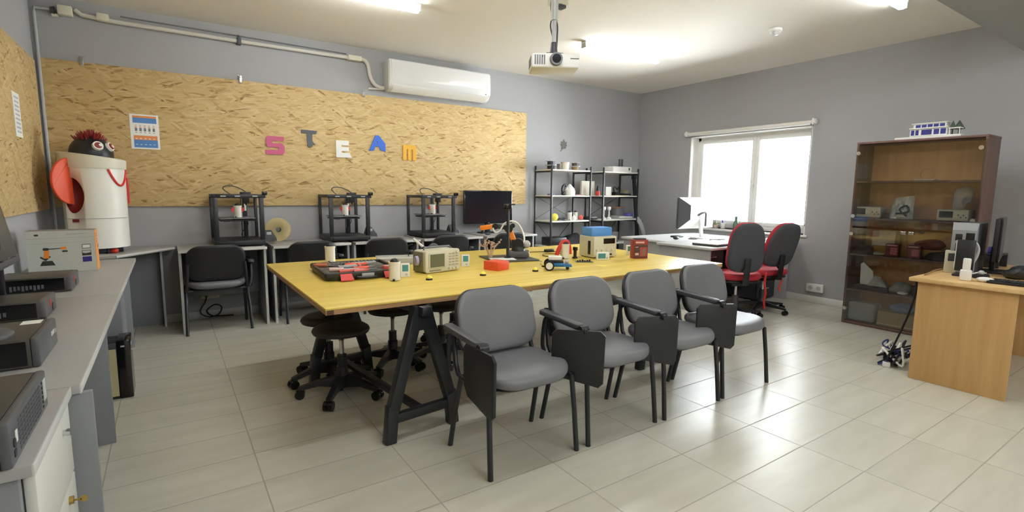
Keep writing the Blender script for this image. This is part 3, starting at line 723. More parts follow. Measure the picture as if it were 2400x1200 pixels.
stools = [(.885, 3.29, 20, 'black round swivel stool at left table end, nearest the camera'), (.885, 3.62, 50, 'black round swivel stool behind the nearest stool at left table end'),
          (1.37, 3.66, 10, 'black round swivel stool just left of the near trestle leg'), (1.75, 3.60, 40, 'black round stool between trestle leg and first tablet chair'),
          (2.02, 3.92, 65, 'black round swivel stool half hidden behind the first tablet chair'), (2.98, 3.10, 0, 'black round stool between second and third tablet chairs')]
for i, (x, y, r, lab) in enumerate(stools):
    if i == 0: s0.location = (x, y, 0); s0.rotation_euler.z = math.radians(r); s0['label'] = lab; s0['group'] = 'swivel stools around the work table'
    else: dup(s0, (x, y, 0), math.radians(r), lab, 'swivel stools around the work table')

# ================================================================== window desks
WZ = .75
def window_desk(x0, x1, y0, y1, label):
    t = thing('office_desk', label, 'desk', (0, 0, 0), 0, 'pale desks by the window')
    mb = MB(); mb.box(x0, x1, y0, y1, WZ-.028, WZ, .005); mb.build('desktop', mat('pale_grey_desktop', rgb(196, 198, 198), .35), t)
    MB().box(x0+.04, x0+.062, y0+.05, y1-.012, 0, WZ-.028, .002).build('side_panel', mat('light_grey_panel', rgb(168, 170, 172), .5), t)
    MB().box(x1-.062, x1-.04, y0+.05, y1-.012, 0, WZ-.028, .002).build('side_panel', mat('light_grey_panel', rgb(168, 170, 172), .5), t)
    MB().box(x0+.062, x1-.062, y1-.04, y1-.022, .2, WZ-.028, .002).build('modesty_panel', M_GREYPAN, t)
window_desk(4.83, 6.55, 3.33, 4.09, 'pale grey desk beside the red swivel chairs by window')
window_desk(5.03, 6.55, 4.10, 4.86, 'pale grey desk farther from camera, behind the chairs desk')
def pedestal(x0, x1, y, label):
    t = thing('drawer_pedestal', label, 'pedestal', (0, 0, 0), 0, 'dark drawer pedestals under window desk')
    MB().box(x0, x1, y, y+.5, .02, WZ-.03, .003).build('carcass', M_DKGREY, t)
    for z0, z1 in ((.52, .715), (.28, .515), (.03, .275)):
        d = MB().box(x0, x1, y-.018, y, z0, z1, .003).build('drawer', mat('charcoal_drawer_front', rgb(48, 48, 54), .45), t)
        MB().box((x0+x1)/2-.05, (x0+x1)/2+.05, y-.034, y-.018, (z0+z1)/2-.008, (z0+z1)/2+.008, .004).build('handle', M_CHROME, d)
pedestal(4.90, 5.30, 3.52, 'charcoal drawer pedestal at left end of window desk')
pedestal(6.04, 6.44, 3.52, 'charcoal drawer pedestal at right end of window desk')

def office_chair(loc, rot, label, rec=9):
    t = thing('office_chair', label, 'chair', loc, rot, 'red seated swivel chairs by window')
    # faces local -x ; back towards +x
    mb = MB(); pad(mb, rrect(.46, .47, .14, 6), .085); warp(mb, lambda c: (c.x, c.y, c.z - .9*max(0, -c.x-.12)**2 + .25*c.y*c.y)); mb.build('seat', M_REDFAB, t, (-.05, 0, .46), angle=60)
    mb = MB(); pad(mb, rrect(.44, .44, .13, 6), .03); mb.build('seat_pan', M_BLACK, t, (-.05, 0, .415), angle=60)
    o = [(math.copysign(abs(math.cos(a))**.6, math.cos(a))*.180*(1-.16*math.sin(a)), math.copysign(abs(math.sin(a))**.62, math.sin(a))*.265) for a in [2*PI*k/36 for k in range(36)]]
    mm = T(.205+(rec-9)*.003, 0, .785) @ rotm('Y', rec) @ M_YZ
    mb = MB(); pad(mb, o, .07, mm); warp(mb, lambda c: (c.x - .7*c.y*c.y, c.y, c.z)); mb.build('backrest', M_REDFAB, t, angle=60)
    mb = MB(); pad(mb, [(x*.98, y*.985) for x, y in o], .05, T(.245+(rec-9)*.003, 0, .782) @ rotm('Y', rec) @ M_YZ); warp(mb, lambda c: (c.x - .7*c.y*c.y, c.y, c.z)); mb.build('back_shell', M_FABRIC, t, angle=60)
    MB().bar((.05, 0, .40), (.245, 0, .41), .06, .014, .004).bar((.25, 0, .40), (.285, 0, .68), .014, .06, .004).cyl((.262, -.03, .55), (.30, -.03, .55), .022, n=12).build('back_arm', M_BLACK, t)
    MB().box(-.10, .10, -.08, .08, .36, .405, .01).build('mechanism', M_BLACK, t)
    MB().cyl((0, 0, .22), (0, 0, .38), .016, n=14).build('piston', M_CHROME, t)
    MB().lathe([(0, .25), (.032, .25), (.034, .1), (.045, .085), (.045, .06), (0, .06)], n=20).build('sleeve', M_DKGREY, t)
    for k in range(5):
        m = rotm('Z', 72*k+20)
        mb = MB(); mb.xf = m
        mb.hull([(.02, -.028, .065), (.02, .028, .065), (.02, -.02, .115), (.02, .02, .115), (.28, -.014, .058), (.28, .014, .058), (.285, -.011, .076), (.285, .011, .076)])
        leg = mb.build('base_leg', M_BLACK, t)
        mb = MB(); mb.xf = m
        mb.cyl((.28, -.024, .026), (.28, -.005, .026), .026, n=16).cyl((.28, .005, .026), (.28, .024, .026), .026, n=16).cyl((.28, 0, .03), (.28, 0, .07), .008, n=10)
        mb.build('caster', M_BLACKG, leg)
    return t
office_chair((5.04, 3.16, 0), math.radians(-127), 'red and charcoal swivel chair nearer the yellow table')
office_chair((5.62, 3.19, 0), math.radians(-112), 'red and charcoal swivel chair by the window with red strap hanging', 22)
mb = MB(); mb.tube([(0, 0, .0), (.0, .01, -.12), (.015, .0, -.22), (-.005, 0, -.32), (.0, -.01, -.40)], .012, 8, 5).tube([(.13, -.10, .0), (.135, -.10, -.09), (.12, -.09, -.16), (.125, -.1, -.2)], .010, 8, 5)
tag(mb.build('strap', M_RED, None, (5.44, 3.06, .47)), 'red strap hanging from the seat of the right swivel chair', 'strap')

# ================================================================== beech desk on the right
t = thing('teacher_desk', 'beech desk with solid end panel at right edge of room', 'desk', (0, 0, 0))
MB().box(4.43, 6.0, .78, 1.43, .722, .75, .004).build('desktop', M_BEECHTOP, t)
MB().box(4.468, 4.494, .855, 1.385, 0, .722, .002).build('end_panel', M_BEECH, t)
MB().box(4.494, 5.9, 1.30, 1.318, .15, .722, .002).build('modesty_panel', M_BEECH, t)
MB().box(5.9, 5.926, .855, 1.385, 0, .722, .002).build('end_panel', M_BEECH, t)
# ================================================================== big bin robot on the corner desk
rt = thing('bin_robot', 'large white bin robot with black domed head and red arms on corner desk', 'robot', (-.505, 5.63, CZ))
def az(a, r, z): return V((r*math.cos(math.radians(a)), r*math.sin(math.radians(a)), z))
R0 = .222
mb = MB(); mb.lathe([(0, .05), (R0-.008, .05), (R0-.008, .06), (R0-.006, .52), (R0-.002, .72), (0, .72)], n=64)
bd = mb.build('body', [M_CREAMBIN, M_DKRED], rt, angle=30)
cut = MB(); cut.sph(tuple(az(-127, .215, .49)), 1, (.10, .085, .145), 32, 24, rotm('Z', -127)); co = cut.build('hole_cutter', M_DKRED)
md = bd.modifiers.new('b', 'BOOLEAN'); md.operation = 'DIFFERENCE'; md.object = co; md.solver = 'EXACT'
dg = bpy.context.evaluated_depsgraph_get(); co.location = rt.location; dg.update()
nm = bpy.data.meshes.new_from_object(bd.evaluated_get(dg)); bd.modifiers.clear(); bd.data = nm
bpy.data.objects.remove(co)
if len(nm.materials) < 2: nm.materials.clear(); nm.materials.append(M_CREAMBIN); nm.materials.append(M_DKRED)
hc = az(-127, .215, .49)
for p in nm.polygons:
    c = p.center; q = rotm('Z', 127) @ (c-hc)
    inside = (q.x/.10)**2 + (q.y/.085)**2 + (q.z/.145)**2 < 1.06 and math.hypot(c.x, c.y) < R0-.012
    p.material_index = 1 if inside else 0
# rim band with slanted top
mb = MB(); mb.lathe([(R0-.03, .715), (R0+.006, .715), (R0+.010, .76), (R0+.010, .815), (R0-.004, .82), (R0-.03, .80), (0, .80)], n=64)
warp(mb, lambda c: (c.x, c.y, c.z - (0.12*c.x if c.z > .79 else 0)))
mb.build('lid', mat('cream_bin_lid', rgb(206, 203, 186), .45), rt, angle=35)
MB().lathe([(R0-.0035, .30), (R0-.001, .302), (R0-.0035, .304)], n=64).build('seam', M_LTGREY, rt)
hd = MB().sph((.0, -.0, .835), .152, (1, 1, 1.0), 32, 20).build('head', M_BLACK, rt)
mb = MB()
for i in range(110):
    a = random.uniform(0, 360); e = random.uniform(48, 90)
    d = V((math.cos(math.radians(e))*math.cos(math.radians(a)), math.cos(math.radians(e))*math.sin(math.radians(a)), math.sin(math.radians(e))))
    p = V((0, 0, .84)) + d*.142; mb.cyl(p, p+d*random.uniform(.035, .062), .009, .002, 6)
mb.build('hair', M_DKRED, rt)
for a, nme in ((-66, 'eye'), (-22, 'eye')):
    d = az(a, 1, .42).normalized(); p = V((0, 0, .84)) + d*.142
    e = MB().cyl(p, p+d*.022, .040, .036, 28).build(nme, M_WHITE, rt)
    MB().cyl(p+d*.02, p+d*.027, .027, .025, 24).build('iris', M_DKRED, e)
    sd = V((0, 0, 1)).cross(d).normalized()
    MB().cyl(p+d*.025+sd*.014, p+d*.031+sd*.014, .014, .012, 16).build('eye_highlight', M_WHITE, e)  # white highlight of the eye, modelled as a raised disc
for a, dz in ((-130, 0), (72, 0)):
    pr = [(0, -.17)] + [(.17*math.cos(math.radians(t_)), .02+.19*math.sin(math.radians(t_))*1.0) for t_ in range(-70, 91, 10)] + [(0, .21)]
    mb = MB(); mb.prism(pr, -.012, .012, Matrix.Translation(az(a, R0-.022, .585)) @ rotm('Z', a) @ M_XZ, bev=.006); mb.build('arm', M_ORANGERED, rt)
    if a == 72: MB().tube([az(0, R0+.002, .64), az(2, R0+.006, .52), az(2, R0+.004, .42)], .008, 8, 4).build('arm_trim', M_RED, rt)
mb = MB(); mb.tube([az(-33+k*5.2, R0, .575 + .0011*(k*2.2)**2) for k in range(-5, 6)], .009, 8, 3); mb.build('mouth', M_RED, rt)
mb = MB(); mb.box(-.024, .024, -.004, .004, -.012, .012, m=Matrix.Translation(az(-124, R0-.004, .285)) @ rotm('Z', -34)); mb.build('label_plate', M_DKRED, rt)
mb = MB()
for a in (-120, -60, 0, 60, 120, 180): mb.box(-.03, .03, -.02, .02, 0, .05, .006, m=Matrix.Translation(az(a, .13, 0)) @ rotm('Z', a))
mb.cyl((0, 0, .012), (0, 0, .05), .15, .15, 24)
mb.build('foot_base', M_BLACK, rt)
MB().sph(tuple(az(-50, .165, .022)), .022, (1.4, 1, 1)).build('foot', M_RED, rt)

# ================================================================== small robot figurines
def figurine(loc, rot, label, group, s=1.0, ears=False, lean=0):
    t = thing('robot_figurine', label, 'figurine', loc, rot, group)
    MB().lathe([(0, .004*s), (.034*s, .004*s), (.034*s, .10*s), (.036*s, .101*s), (.037*s, .115*s), (.033*s, .116*s), (.031*s, .108*s), (0, .108*s)], n=28).build('body', M_CREAMBIN, t)
    MB().sph((0, 0, .113*s), .027*s, (1, 1, .9)).build('head', M_BLACK, t)
    MB().box(-.02*s, .02*s, -.015*s, .015*s, 0, .006*s, .002*s).box(-.03*s, -.018*s, -.034*s, -.024*s, 0, .014*s, .002*s).build('feet', M_BLACK, t)
    if ears:
        for k in (-1, 1):
            mb = MB(); mb.prism([(0, .05*s), (k*.018*s, .058*s), (k*.024*s, .08*s), (k*.016*s, .098*s), (0, .10*s)], -.005*s, .005*s, T(k*.032*s, 0, 0) @ M_XZ)
            mb.build('arm', M_RED, t)
    return t
figurine((1.05, 4.15, TZ), .2, 'white robot figurine behind the open tool case', 'white robot figurines on the work table', 1.12)
figurine((1.184, 3.108, TZ), .2, 'white robot figurine at front right of the tool case', 'white robot figurines on the work table', 1.05)

# ================================================================== 3D printers
def printer(name):
    t = thing('printer', '', '3D printer')
    w, d, h, p = .215, .235, .50, .022
    mb = MB(); mb.box(-w, w, -d, d, .012, .062, .006); mb.box(-w+.03, w-.03, -d-.012, -d+.01, .014, .058, .006); mb.build('base', M_BLACK, t)
    for sx in (-1, 1):
        for sy in (-1, 1):
            ww = .040 if sy < 0 else .030
            MB().box(sx*w-(ww if sx > 0 else 0), sx*w+(ww if sx < 0 else 0), sy*d-(.03 if sy > 0 else 0), sy*d+(.03 if sy < 0 else 0), .06, h-.03, .003).build('post', M_BLACKM, t)
            MB().cyl((sx*(w-.03), sy*(d-.03), 0), (sx*(w-.03), sy*(d-.03), .014), .014, n=12).build('foot', M_RUBBER, t)
    mb = MB(); mb.box(-w-.012, w+.02, -d, -d+.03, h-.035, h, .003).box(-w, w, d-.03, d, h-.035, h, .003).box(-w, -w+.025, -d, d, h-.03, h, .003).box(w-.025, w, -d, d, h-.03, h, .003)
    mb.build('top_frame', M_BLACKM, t)
    mb = MB()
    for x in (-.15, -.03, .12): mb.box(x, x+.045, -d-.0015, -d+.001, h-.022, h-.012)
    mb.build('frame_mark', M_LTGREY, t, smooth=False)
    MB().box(w-.01, w+.035, -d-.01, -d+.035, h-.005, h+.03, .004).build('stepper_motor', M_BLACKG, t)
    MB().box(-w+.02, w-.02, -.02, .0, h-.03, h-.01, .002).build('gantry', M_BLACKM, t)
    mb = MB(); mb.box(.04, .13, -.05, .03, h-.02, h+.022, .006).box(.055, .115, -.045, .0, h-.085, h-.02, .005).cyl((.085, -.02, h-.11), (.085, -.02, h-.085), .004, .012, 10); mb.build('print_head', M_BLACK, t)
    MB().box(.075, .115, d-.075, d-.045, .06, h-.02, .003).cyl((.06, d-.08, .06), (.06, d-.08, h-.03), .005, n=8).build('lift_column', M_BLACKM, t)
    MB().box(.085, .105, d-.09, d-.07, .33, .40, .002).build('white_slider', M_WHITE, t)
    mb = MB(); mb.box(-.155, .15, -.14, .15, .262, .272, .002); bed = mb.build('print_bed', M_MIDGREY, t)
    mb = MB(); mb.box(-.15, .145, -.10, .12, .238, .254, .003).hull([(-.155, -.12, .25), (-.05, -.12, .25), (-.155, -.12, .262), (-.05, -.12, .262), (-.12, -.12, .235), (-.08, -.12, .235), (-.1, .1, .25), (-.1, .1, .262)]); mb.box(.06, .12, .1, .17, .236, .26, .003); mb.build('bed_carriage', M_BLACK, bed)
    MB().tube([(.09, .0, h+.02), (.06, .03, h+.045), (-.0, .07, h+.075), (-.07, .08, h+.08), (-.10, .09, h+.055), (-.05, .14, h+.01), (.0, .18, h-.02)], .005, 8, 6).build('filament_tube', M_DKGREY, t)
    MB().tube([(.1, .1, .24), (.11, .12, .19), (.06, .10, .13), (.05, .12, .08), (.08, .15, .06)], .004, 6, 5).build('bed_cable', M_RUBBER, t)
    sc_ = MB(); sc_.hull([(w+.005, -.08, .04), (w+.005, .04, .04), (w+.13, -.08, .03), (w+.13, .04, .03), (w+.03, .02, .135), (w+.095, .02, .135), (w+.01, -.08, .07), (w+.125, -.08, .06)])
    so = sc_.build('control_box', M_DKGREY, t, smooth=False)
    MB().box(w+.04, w+.085, -.048, -.036, .09, .118, .003, m=None).build('display', M_LTGREY, so)
    return t
pr = printer('p')
plocs = [(.565, 'black 3D printer on leftmost desk, beside the clear filament spool'), (1.615, 'black 3D printer in the middle of three'), (2.66, 'black 3D printer on the right, next to the black monitor')]
for i, (x, lab) in enumerate(plocs):
    if i == 0: pr.location = (x, 5.735, DZ); pr['label'] = lab; pr['group'] = '3D printers on the back desks'
    else: dup(pr, (x, 5.735, DZ), 0, lab, '3D printers on the back desks')
for x, lab in [(.57, 'tiny white figurine with red arms on bed of leftmost printer'), (1.61, 'tiny white figurine with red arms on bed of middle printer'), (2.65, 'tiny white figurine with red arms on bed of rightmost printer')]:
    figurine((x, 5.67, DZ+.272), .1, lab, 'printed figurines on the printer beds', 1.02, True)
def spool(loc, m, core, label, group, axis='Z', r=.10, h=.065, rot=0):
    t = thing('filament_spool', label, 'filament spool', loc, rot, group)
    q = Matrix.Identity(4) if axis == 'Z' else T(0, 0, r) @ rotm('X', 90) @ T(0, 0, -h/2)
    for z in (0, h-.005):
        mb = MB(); mb.xf = q; mb.lathe([(.026, z), (r, z), (r, z+.005), (.026, z+.005), (.026, z)], n=36); mb.build('flange', m, t)
    mb = MB(); mb.xf = q; mb.lathe([(.026, .004), (r*.62, .006), (r*.62, h-.006), (.026, h-.004), (.026, .004)], n=36); mb.build('filament', core, t)
    return t
spool((.965, 5.92, DZ), M_CLEAR, M_RUBBER, 'clear amber filament spool standing right of leftmost printer', None, 'Y', .125, .06)
M_AMBF = M_CLEAR
# monitor on the last desk
t = thing('monitor', 'black flat monitor standing on the desk right of printers', 'monitor', (3.56, 5.86, DZ))
mb = MB(); mb.box(-.37, .37, 0, .035, .13, .56, .006); mb.build('back_case', M_BLACK, t)
MB().box(-.372, .372, -.008, .004, .125, .562, .004).build('bezel', M_BLACKG, t)
MB().box(-.36, .36, -.0095, -.0075, .145, .55).build('screen', M_SCREEN, t, smooth=False)
MB().box(-.012, .012, -.0105, -.0085, .131, .137).build('badge', M_LTGREY, t)
MB().bar((0, .03, .015), (0, .03, .2), .07, .03, .004).build('stand_neck', M_BLACK, t)
MB().prism(rrect(.30, .18, .05), 0, .012, bev=.004).build('stand_base', M_BLACK, t)
mb = MB(); mb.sph((0, 0, .012), .05, (1, .6, .32)); tag(mb.build('mouse', M_DKGREY, None, (3.39, 5.60, DZ+.004), .3), 'dark grey mouse on desk before the black monitor', 'mouse')

# ================================================================== things on the yellow table
# open tool case
tc = thing('tool_case', 'open black tool case with red latches on the yellow table', 'tool case', (1.06, 3.52, TZ), math.radians(-3))
mb = MB(); mb.prism(rrect(.50, .54, .05), .0, .026, bev=.008).box(-.2575, -.235, -.25, .25, .02, .052, .006).box(.235, .2575, -.25, .25, .02, .052, .006).box(-.25, .25, -.2775, -.255, .02, .052, .006).box(-.25, .25, .255, .2775, .02, .052, .006); mb.build('case_shell', mat('black_olive_case', rgb(40, 40, 34), .5), tc)
mb = MB(); mb.box(-.235, .235, -.255, .255, .020, .032, .002)
mb.use(1).box(-.225, -.02, .03, .24, .031, .036, .001).box(.0, .225, .06, .24, .031, .036, .001).box(-.22, .22, -.24, .02, .031, .035, .001)
mb.build('insert_tray', [M_DKGREY, mat('grey_brown_foam', rgb(96, 90, 82), .7)], tc)
for x in (-.13, .15):
    MB().hull([(x-.035, -.272, .048), (x+.035, -.272, .048), (x-.04, -.325, .005), (x+.04, -.325, .005), (x-.035, -.272, .04), (x+.035, -.272, .04), (x-.04, -.325, .012), (x+.04, -.325, .012)]).build('latch', mat('red_latch', rgb(212, 66, 62), .4), tc, smooth=False)
MB().box(-.03, .05, -.286, -.276, .022, .04, .002).build('badge', M_LTGREY, tc)
MB().tube([(-.06, -.28, .02), (-.05, -.305, .018), (.05, -.305, .018), (.06, -.28, .02)], .008, 8, 4).build('carry_handle', M_BLACK, tc)
def tool(name, label, cat, loc, rot, builder, mats):
    mb = MB(); builder(mb); o = mb.build(name, mats, None, (loc[0], loc[1], TZ+.0365), rot); tag(o, label, cat); return o
def pliers(mb):
    mb.tube([(-.10, -.03, .008), (-.05, -.02, .008), (0, -.005, .008)], .009, 8, 4).tube([(-.10, .03, .008), (-.05, .02, .008), (0, .005, .008)], .009, 8, 4)
    mb.use(1).hull([(0, -.014, .002), (0, .014, .002), (0, -.014, .016), (0, .014, .016), (.06, -.003, .004), (.06, .003, .004), (.06, -.003, .013), (.06, .003, .013)])
def screwdriver(mb):
    mb.cyl((-.09, 0, .013), (0, 0, .013), .013, .011, 14); mb.use(1).cyl((0, 0, .013), (.10, 0, .013), .0035, n=8)
def cutter(mb):
    mb.box(-.08, .08, -.014, .014, 0, .018, .005); mb.use(1).box(.08, .11, -.008, .008, .006, .01)
def strip(mb):
    mb.box(-.09, .09, -.02, .02, 0, .012, .003)
    mb.use(1)
    for i in range(6): mb.cyl((-.07+i*.028, 0, .011), (-.07+i*.028, 0, .022), .009, n=10)
def tape(mb):
    mb.lathe([(.0, 0), (.034, 0), (.036, .004), (.036, .026), (.034, .03), (0, .03)], n=20); mb.use(1).cyl((0, 0, .0295), (0, 0, .0315), .02, n=16)
tool('pliers', 'orange handled pliers lying in middle of tool case', 'tool', (1.13, 3.47), .35, pliers, [M_ORANGERED, M_STEEL])
tool('pliers', 'red handled pliers lying near front of tool case', 'tool', (1.09, 3.34), -.1, pliers, [mat('salmon_red_grip', rgb(216, 96, 84), .5), M_STEEL])
tool('pliers', 'red handled pliers at right end of tool case', 'tool', (1.24, 3.42), 2.9, pliers, [M_RED, M_STEEL])
tool('screwdriver', 'orange screwdriver at back right of tool case', 'tool', (1.16, 3.60), .5, screwdriver, [M_ORANGERED, M_STEEL])
tool('screwdriver', 'orange brown screwdriver at left end of tool case', 'tool', (.90, 3.64), -.5, screwdriver, [mat('orange_brown_grip', rgb(190, 110, 70), .5), M_STEEL])
tool('screwdriver', 'pale pink screwdriver at front left of tool case', 'tool', (.95, 3.42), -.2, screwdriver, [mat('pale_pink_grip', rgb(226, 196, 186), .5), M_STEEL])
tool('utility_knife', 'white and grey knife beside the blue socket strip in tool case', 'tool', (1.03, 3.56), .1, cutter, [M_LTGREY, M_STEEL])
tool('socket_strip', 'black socket strip at back left of the tool case', 'tool', (.99, 3.68), 0, strip, [M_BLACK, M_STEEL])
tool('socket_strip', 'pale grey bit strip at back right of the tool case', 'tool', (1.18, 3.72), .1, strip, [M_LTGREY, M_STEEL])
tool('pliers', 'small orange pliers at back centre of tool case', 'tool', (1.12, 3.63), -.3, pliers, [M_ORANGERED, M_STEEL])
tool('screwdriver', 'red brown screwdriver at far left corner of tool case', 'tool', (.93, 3.71), .1, screwdriver, [mat('red_brown_grip', rgb(150, 70, 50), .5), M_STEEL])
tool('screwdriver', 'salmon screwdriver at front left of tool case, before pale pink one', 'tool', (.98, 3.33), .15, screwdriver, [mat('salmon_red_grip', rgb(216, 96, 84), .5), M_STEEL])
tool('tape_measure', 'salmon round tape at front right of tool case', 'tool', (1.22, 3.33), 0, tape, [mat('salmon_red_grip', rgb(216, 96, 84), .5), M_LTGREY])
# clear organiser
t = thing('organiser_box', 'translucent flat organiser box behind right side of tool case', 'box', (1.50, 3.86, TZ), math.radians(-15))
MB().box(-.16, .16, -.11, .11, 0, .042, .006).build('tray', M_CLEARBOX, t)
MB().box(-.165, .165, -.115, .115, .042, .05, .004).build('lid', M_CLEARBOX, t)
for i, c in enumerate((M_PINK, M_GREYCARD, M_CREAM, M_LAV)): MB().box(-.14+i*.072, -.08+i*.072, -.09, .09, .004, .03, .004).build('content', c, t)
# display modules
def module(loc, rot, label, land=False):
    t = thing('display_module', label, 'display module', loc, math.radians(rot), 'white display modules on the work table')
    w, h = (.115, .068) if land else (.062, .092)
    MB().box(-w/2, w/2, -.008, .012, 0, h, .004).build('casing', M_WHITE, t)
    if land: MB().box(-w/2+.012, w/2-.036, -.0095, -.007, .014, h-.012).build('screen', M_TEAL, t)
    else: MB().box(-w/2+.012, w/2-.010, -.0095, -.007, .038, h-.010).build('screen', M_TEAL, t)
    MB().box(w/2-.03, w/2-.015, -.0095, -.007, .012, .024, .001).build('button', M_LTGREY, t)
    MB().box(-w/2+.01, w/2-.01, .01, .03, 0, .006, .002).build('stand', M_BLACK, t)
module((1.292, 3.20, TZ), -14, 'white teal screened module right of front figurine and tool case')
module((1.87, 3.42, TZ), -18, 'white teal screened module right of the oscilloscope')
module((3.07, 3.17, TZ), -22, 'white teal screened module lying sideways before the beige power supply', True)
module((3.53, 3.30, TZ), -25, 'white teal screened module between power supply and red carton')
# oscilloscope
oc = thing('oscilloscope', 'beige oscilloscope with grey green screen on the yellow table', 'oscilloscope', (1.60, 3.27, TZ), math.radians(11))
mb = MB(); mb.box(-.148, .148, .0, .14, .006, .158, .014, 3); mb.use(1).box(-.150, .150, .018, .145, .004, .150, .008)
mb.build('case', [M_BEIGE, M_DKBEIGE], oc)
mb = MB(); mb.prism(rrect(.304, .158, .02), 0, .022, T(0, .008, .082) @ M_XZ, bev=.007); mb.build('front_panel', mat('pale_beige_front', rgb(206, 203, 182), .4), oc)
mb = MB(); mb.prism(rrect(.15, .108, .008), 0, .006, T(-.052, -.0125, .087) @ M_XZ, bev=.002); sb = mb.build('bezel', M_BEIGE, oc)
MB().box(-.115, .008, -.0195, -.0175, .042, .133).build('screen', M_LCD, sb)
mb = MB()
for r_ in range(5):
    for c in range(3): mb.box(.05+c*.032, .072+c*.032, -.0195, -.013, .045+r_*.02, .053+r_*.02, .002)
mb.build('button', mat('warm_grey_buttons', rgb(176, 172, 152), .5), oc)
for i, (x, z) in enumerate([(.055, .025), (.085, .025), (.115, .025), (.12, .14)]): MB().cyl((x, -.013, z), (x, -.03, z), .010, .009, 16).build('knob', M_CREAM, oc)
MB().box(-.12, -.02, -.0155, -.0135, .015, .022).build('printed_strip', M_DKBEIGE, oc)
MB().tube([(-.12, .05, .158), (-.11, .06, .175), (.11, .06, .175), (.12, .05, .158)], .007, 8).build('carry_handle', M_MIDGREY, oc)
for x in (-.12, .12): MB().box(x-.015, x+.015, .02, .05, 0, .008, .002).build('foot', M_RUBBER, oc)
MB().cyl((-.152, .08, .085), (-.17, .085, .085), .035, .033, 24).build('side_dial', M_LAV, oc)
# soldering iron stand
t = thing('soldering_stand', 'black soldering stand with white handled iron behind the oscilloscope', 'soldering iron stand', (1.72, 3.78, TZ))
MB().box(-.05, .08, -.05, .05, 0, .02, .005).build('base', M_BLACK, t)
MB().cyl((-.03, 0, .02), (-.03, 0, .13), .016, n=14).build('post', M_BLACK, t)
MB().cyl((-.03, 0, .12), (-.115, .01, .195), .010, .009, 12).build('iron_handle', M_WHITE, t)
MB().tube([(.0, .01, .04), (.03, .02, .11), (.07, .02, .13), (.11, .02, .10), (.16, .02, .09), (.2, .0, .06)], .020, 10, 5).build('holder_coil', M_DKGREY, t)
tag(MB().tube([(-.16, .0, .15), (-.19, .02, .13), (-.18, .03, .05), (-.16, .05, .006), (-.08, .06, .006)], .004, 6, 5).build('cable', M_RUBBER, None, (1.76, 3.8, TZ)), 'thin black cable of the soldering iron', 'cable')
# yellow push buttons
for (x, y), lab in zip([(1.38, 3.01), (1.77, 2.985), (2.19, 2.95), (2.39, 3.10)], ['yellow dome button before the oscilloscope', 'yellow dome button in front of the orange box', 'yellow dome button left of blue robot car', 'yellow dome button half behind the wheel of blue robot car']):
    t = thing('dome_button', lab, 'button', (x, y, TZ), 0, 'yellow dome buttons on the work table')
    MB().cyl((0, 0, 0), (0, 0, .012), .023, .021, 20).build('base', M_BLACK, t)
    MB().sph((0, 0, .011), .021, (1, 1, .95), 18, 10).build('dome', M_YELLOW, t)
# orange box
tag(MB().box(0, .135, 0, .135, 0, .065, .004).cyl((.07, .0, .035), (.07, -.002, .035), .012, n=14).build('printed_box', M_ORANGERED, None, (1.956, 3.087, TZ), math.radians(20)), 'small orange red box in front of the robot arm', 'box')
# robot arm on base plate
t = tag(MB().box(-.20, .20, -.20, .20, 0, .012, .003).build('base_plate', mat('grey_black_plate', rgb(66, 66, 60), .45), None, (2.40, 3.62, TZ), math.radians(-12)), 'flat dark plate under the robot arm on yellow table', 'plate')
tag(MB().box(-.105, .105, -.07, .07, 0, .002).build('paper_sheet', M_PAPER, None, (2.30, 3.56, TZ+.0125), math.radians(-20)), 'white sheet of paper lying on the dark plate', 'paper')
AZ = TZ+.0125
ra = thing('desktop_robot', 'orange and black desktop robot arm standing on dark plate', 'robot arm', (2.50, 3.62, AZ), math.radians(146))
mb = MB(); mb.prism(rrect(.19, .17, .03), 0, .055, bev=.01); mb.build('base', mat('grey_metal_base', rgb(92, 92, 92), .45), ra)
MB().lathe([(0, .055), (.06, .055), (.055, .085), (.045, .095), (0, .095)], n=24).cyl((.0, -.045, .115), (.0, .045, .115), .045, n=24).hull([(-.04, -.035, .09), (.05, -.035, .09), (-.04, .035, .09), (.05, .035, .09), (.06, -.03, .15), (.06, .03, .15), (-.02, -.03, .15), (-.02, .03, .15)]).build('shoulder', M_BLACK, ra)
MB().bar((.03, 0, .12), (.075, 0, .225), .05, .045, .006).build('upper_arm', M_ORANGE, ra)
MB().cyl((.085, -.04, .245), (.085, .04, .245), .036, n=24).cyl((.05, -.03, .27), (.05, .03, .27), .02, n=16).build('elbow', M_BLACK, ra)
MB().bar((.08, 0, .25), (.20, 0, .265), .035, .04, .005).build('forearm', M_DKGREY, ra)
MB().cyl((.20, -.03, .262), (.20, .03, .262), .026, n=20).build('wrist', M_BLACK, ra)
MB().bar((.215, 0, .262), (.33, 0, .245), .045, .04, .008).build('hand_housing', M_ORANGE, ra)
MB().cyl((.315, 0, .235), (.305, 0, .205), .012, .008, 12).build('gripper', M_BLACK, ra)
MB().tube([(-.02, .03, .08), (-.05, .03, .16), (-.01, .03, .27), (.05, .035, .31), (.12, .035, .29), (.16, .035, .225), (.20, .035, .215), (.22, .03, .25)], .007, 8, 6).build('air_hose', M_WHITE, ra)
MB().sph((-.07, .0, .11), .035, (1, .8, 1)).build('cable_bundle', M_LTGREY, ra)
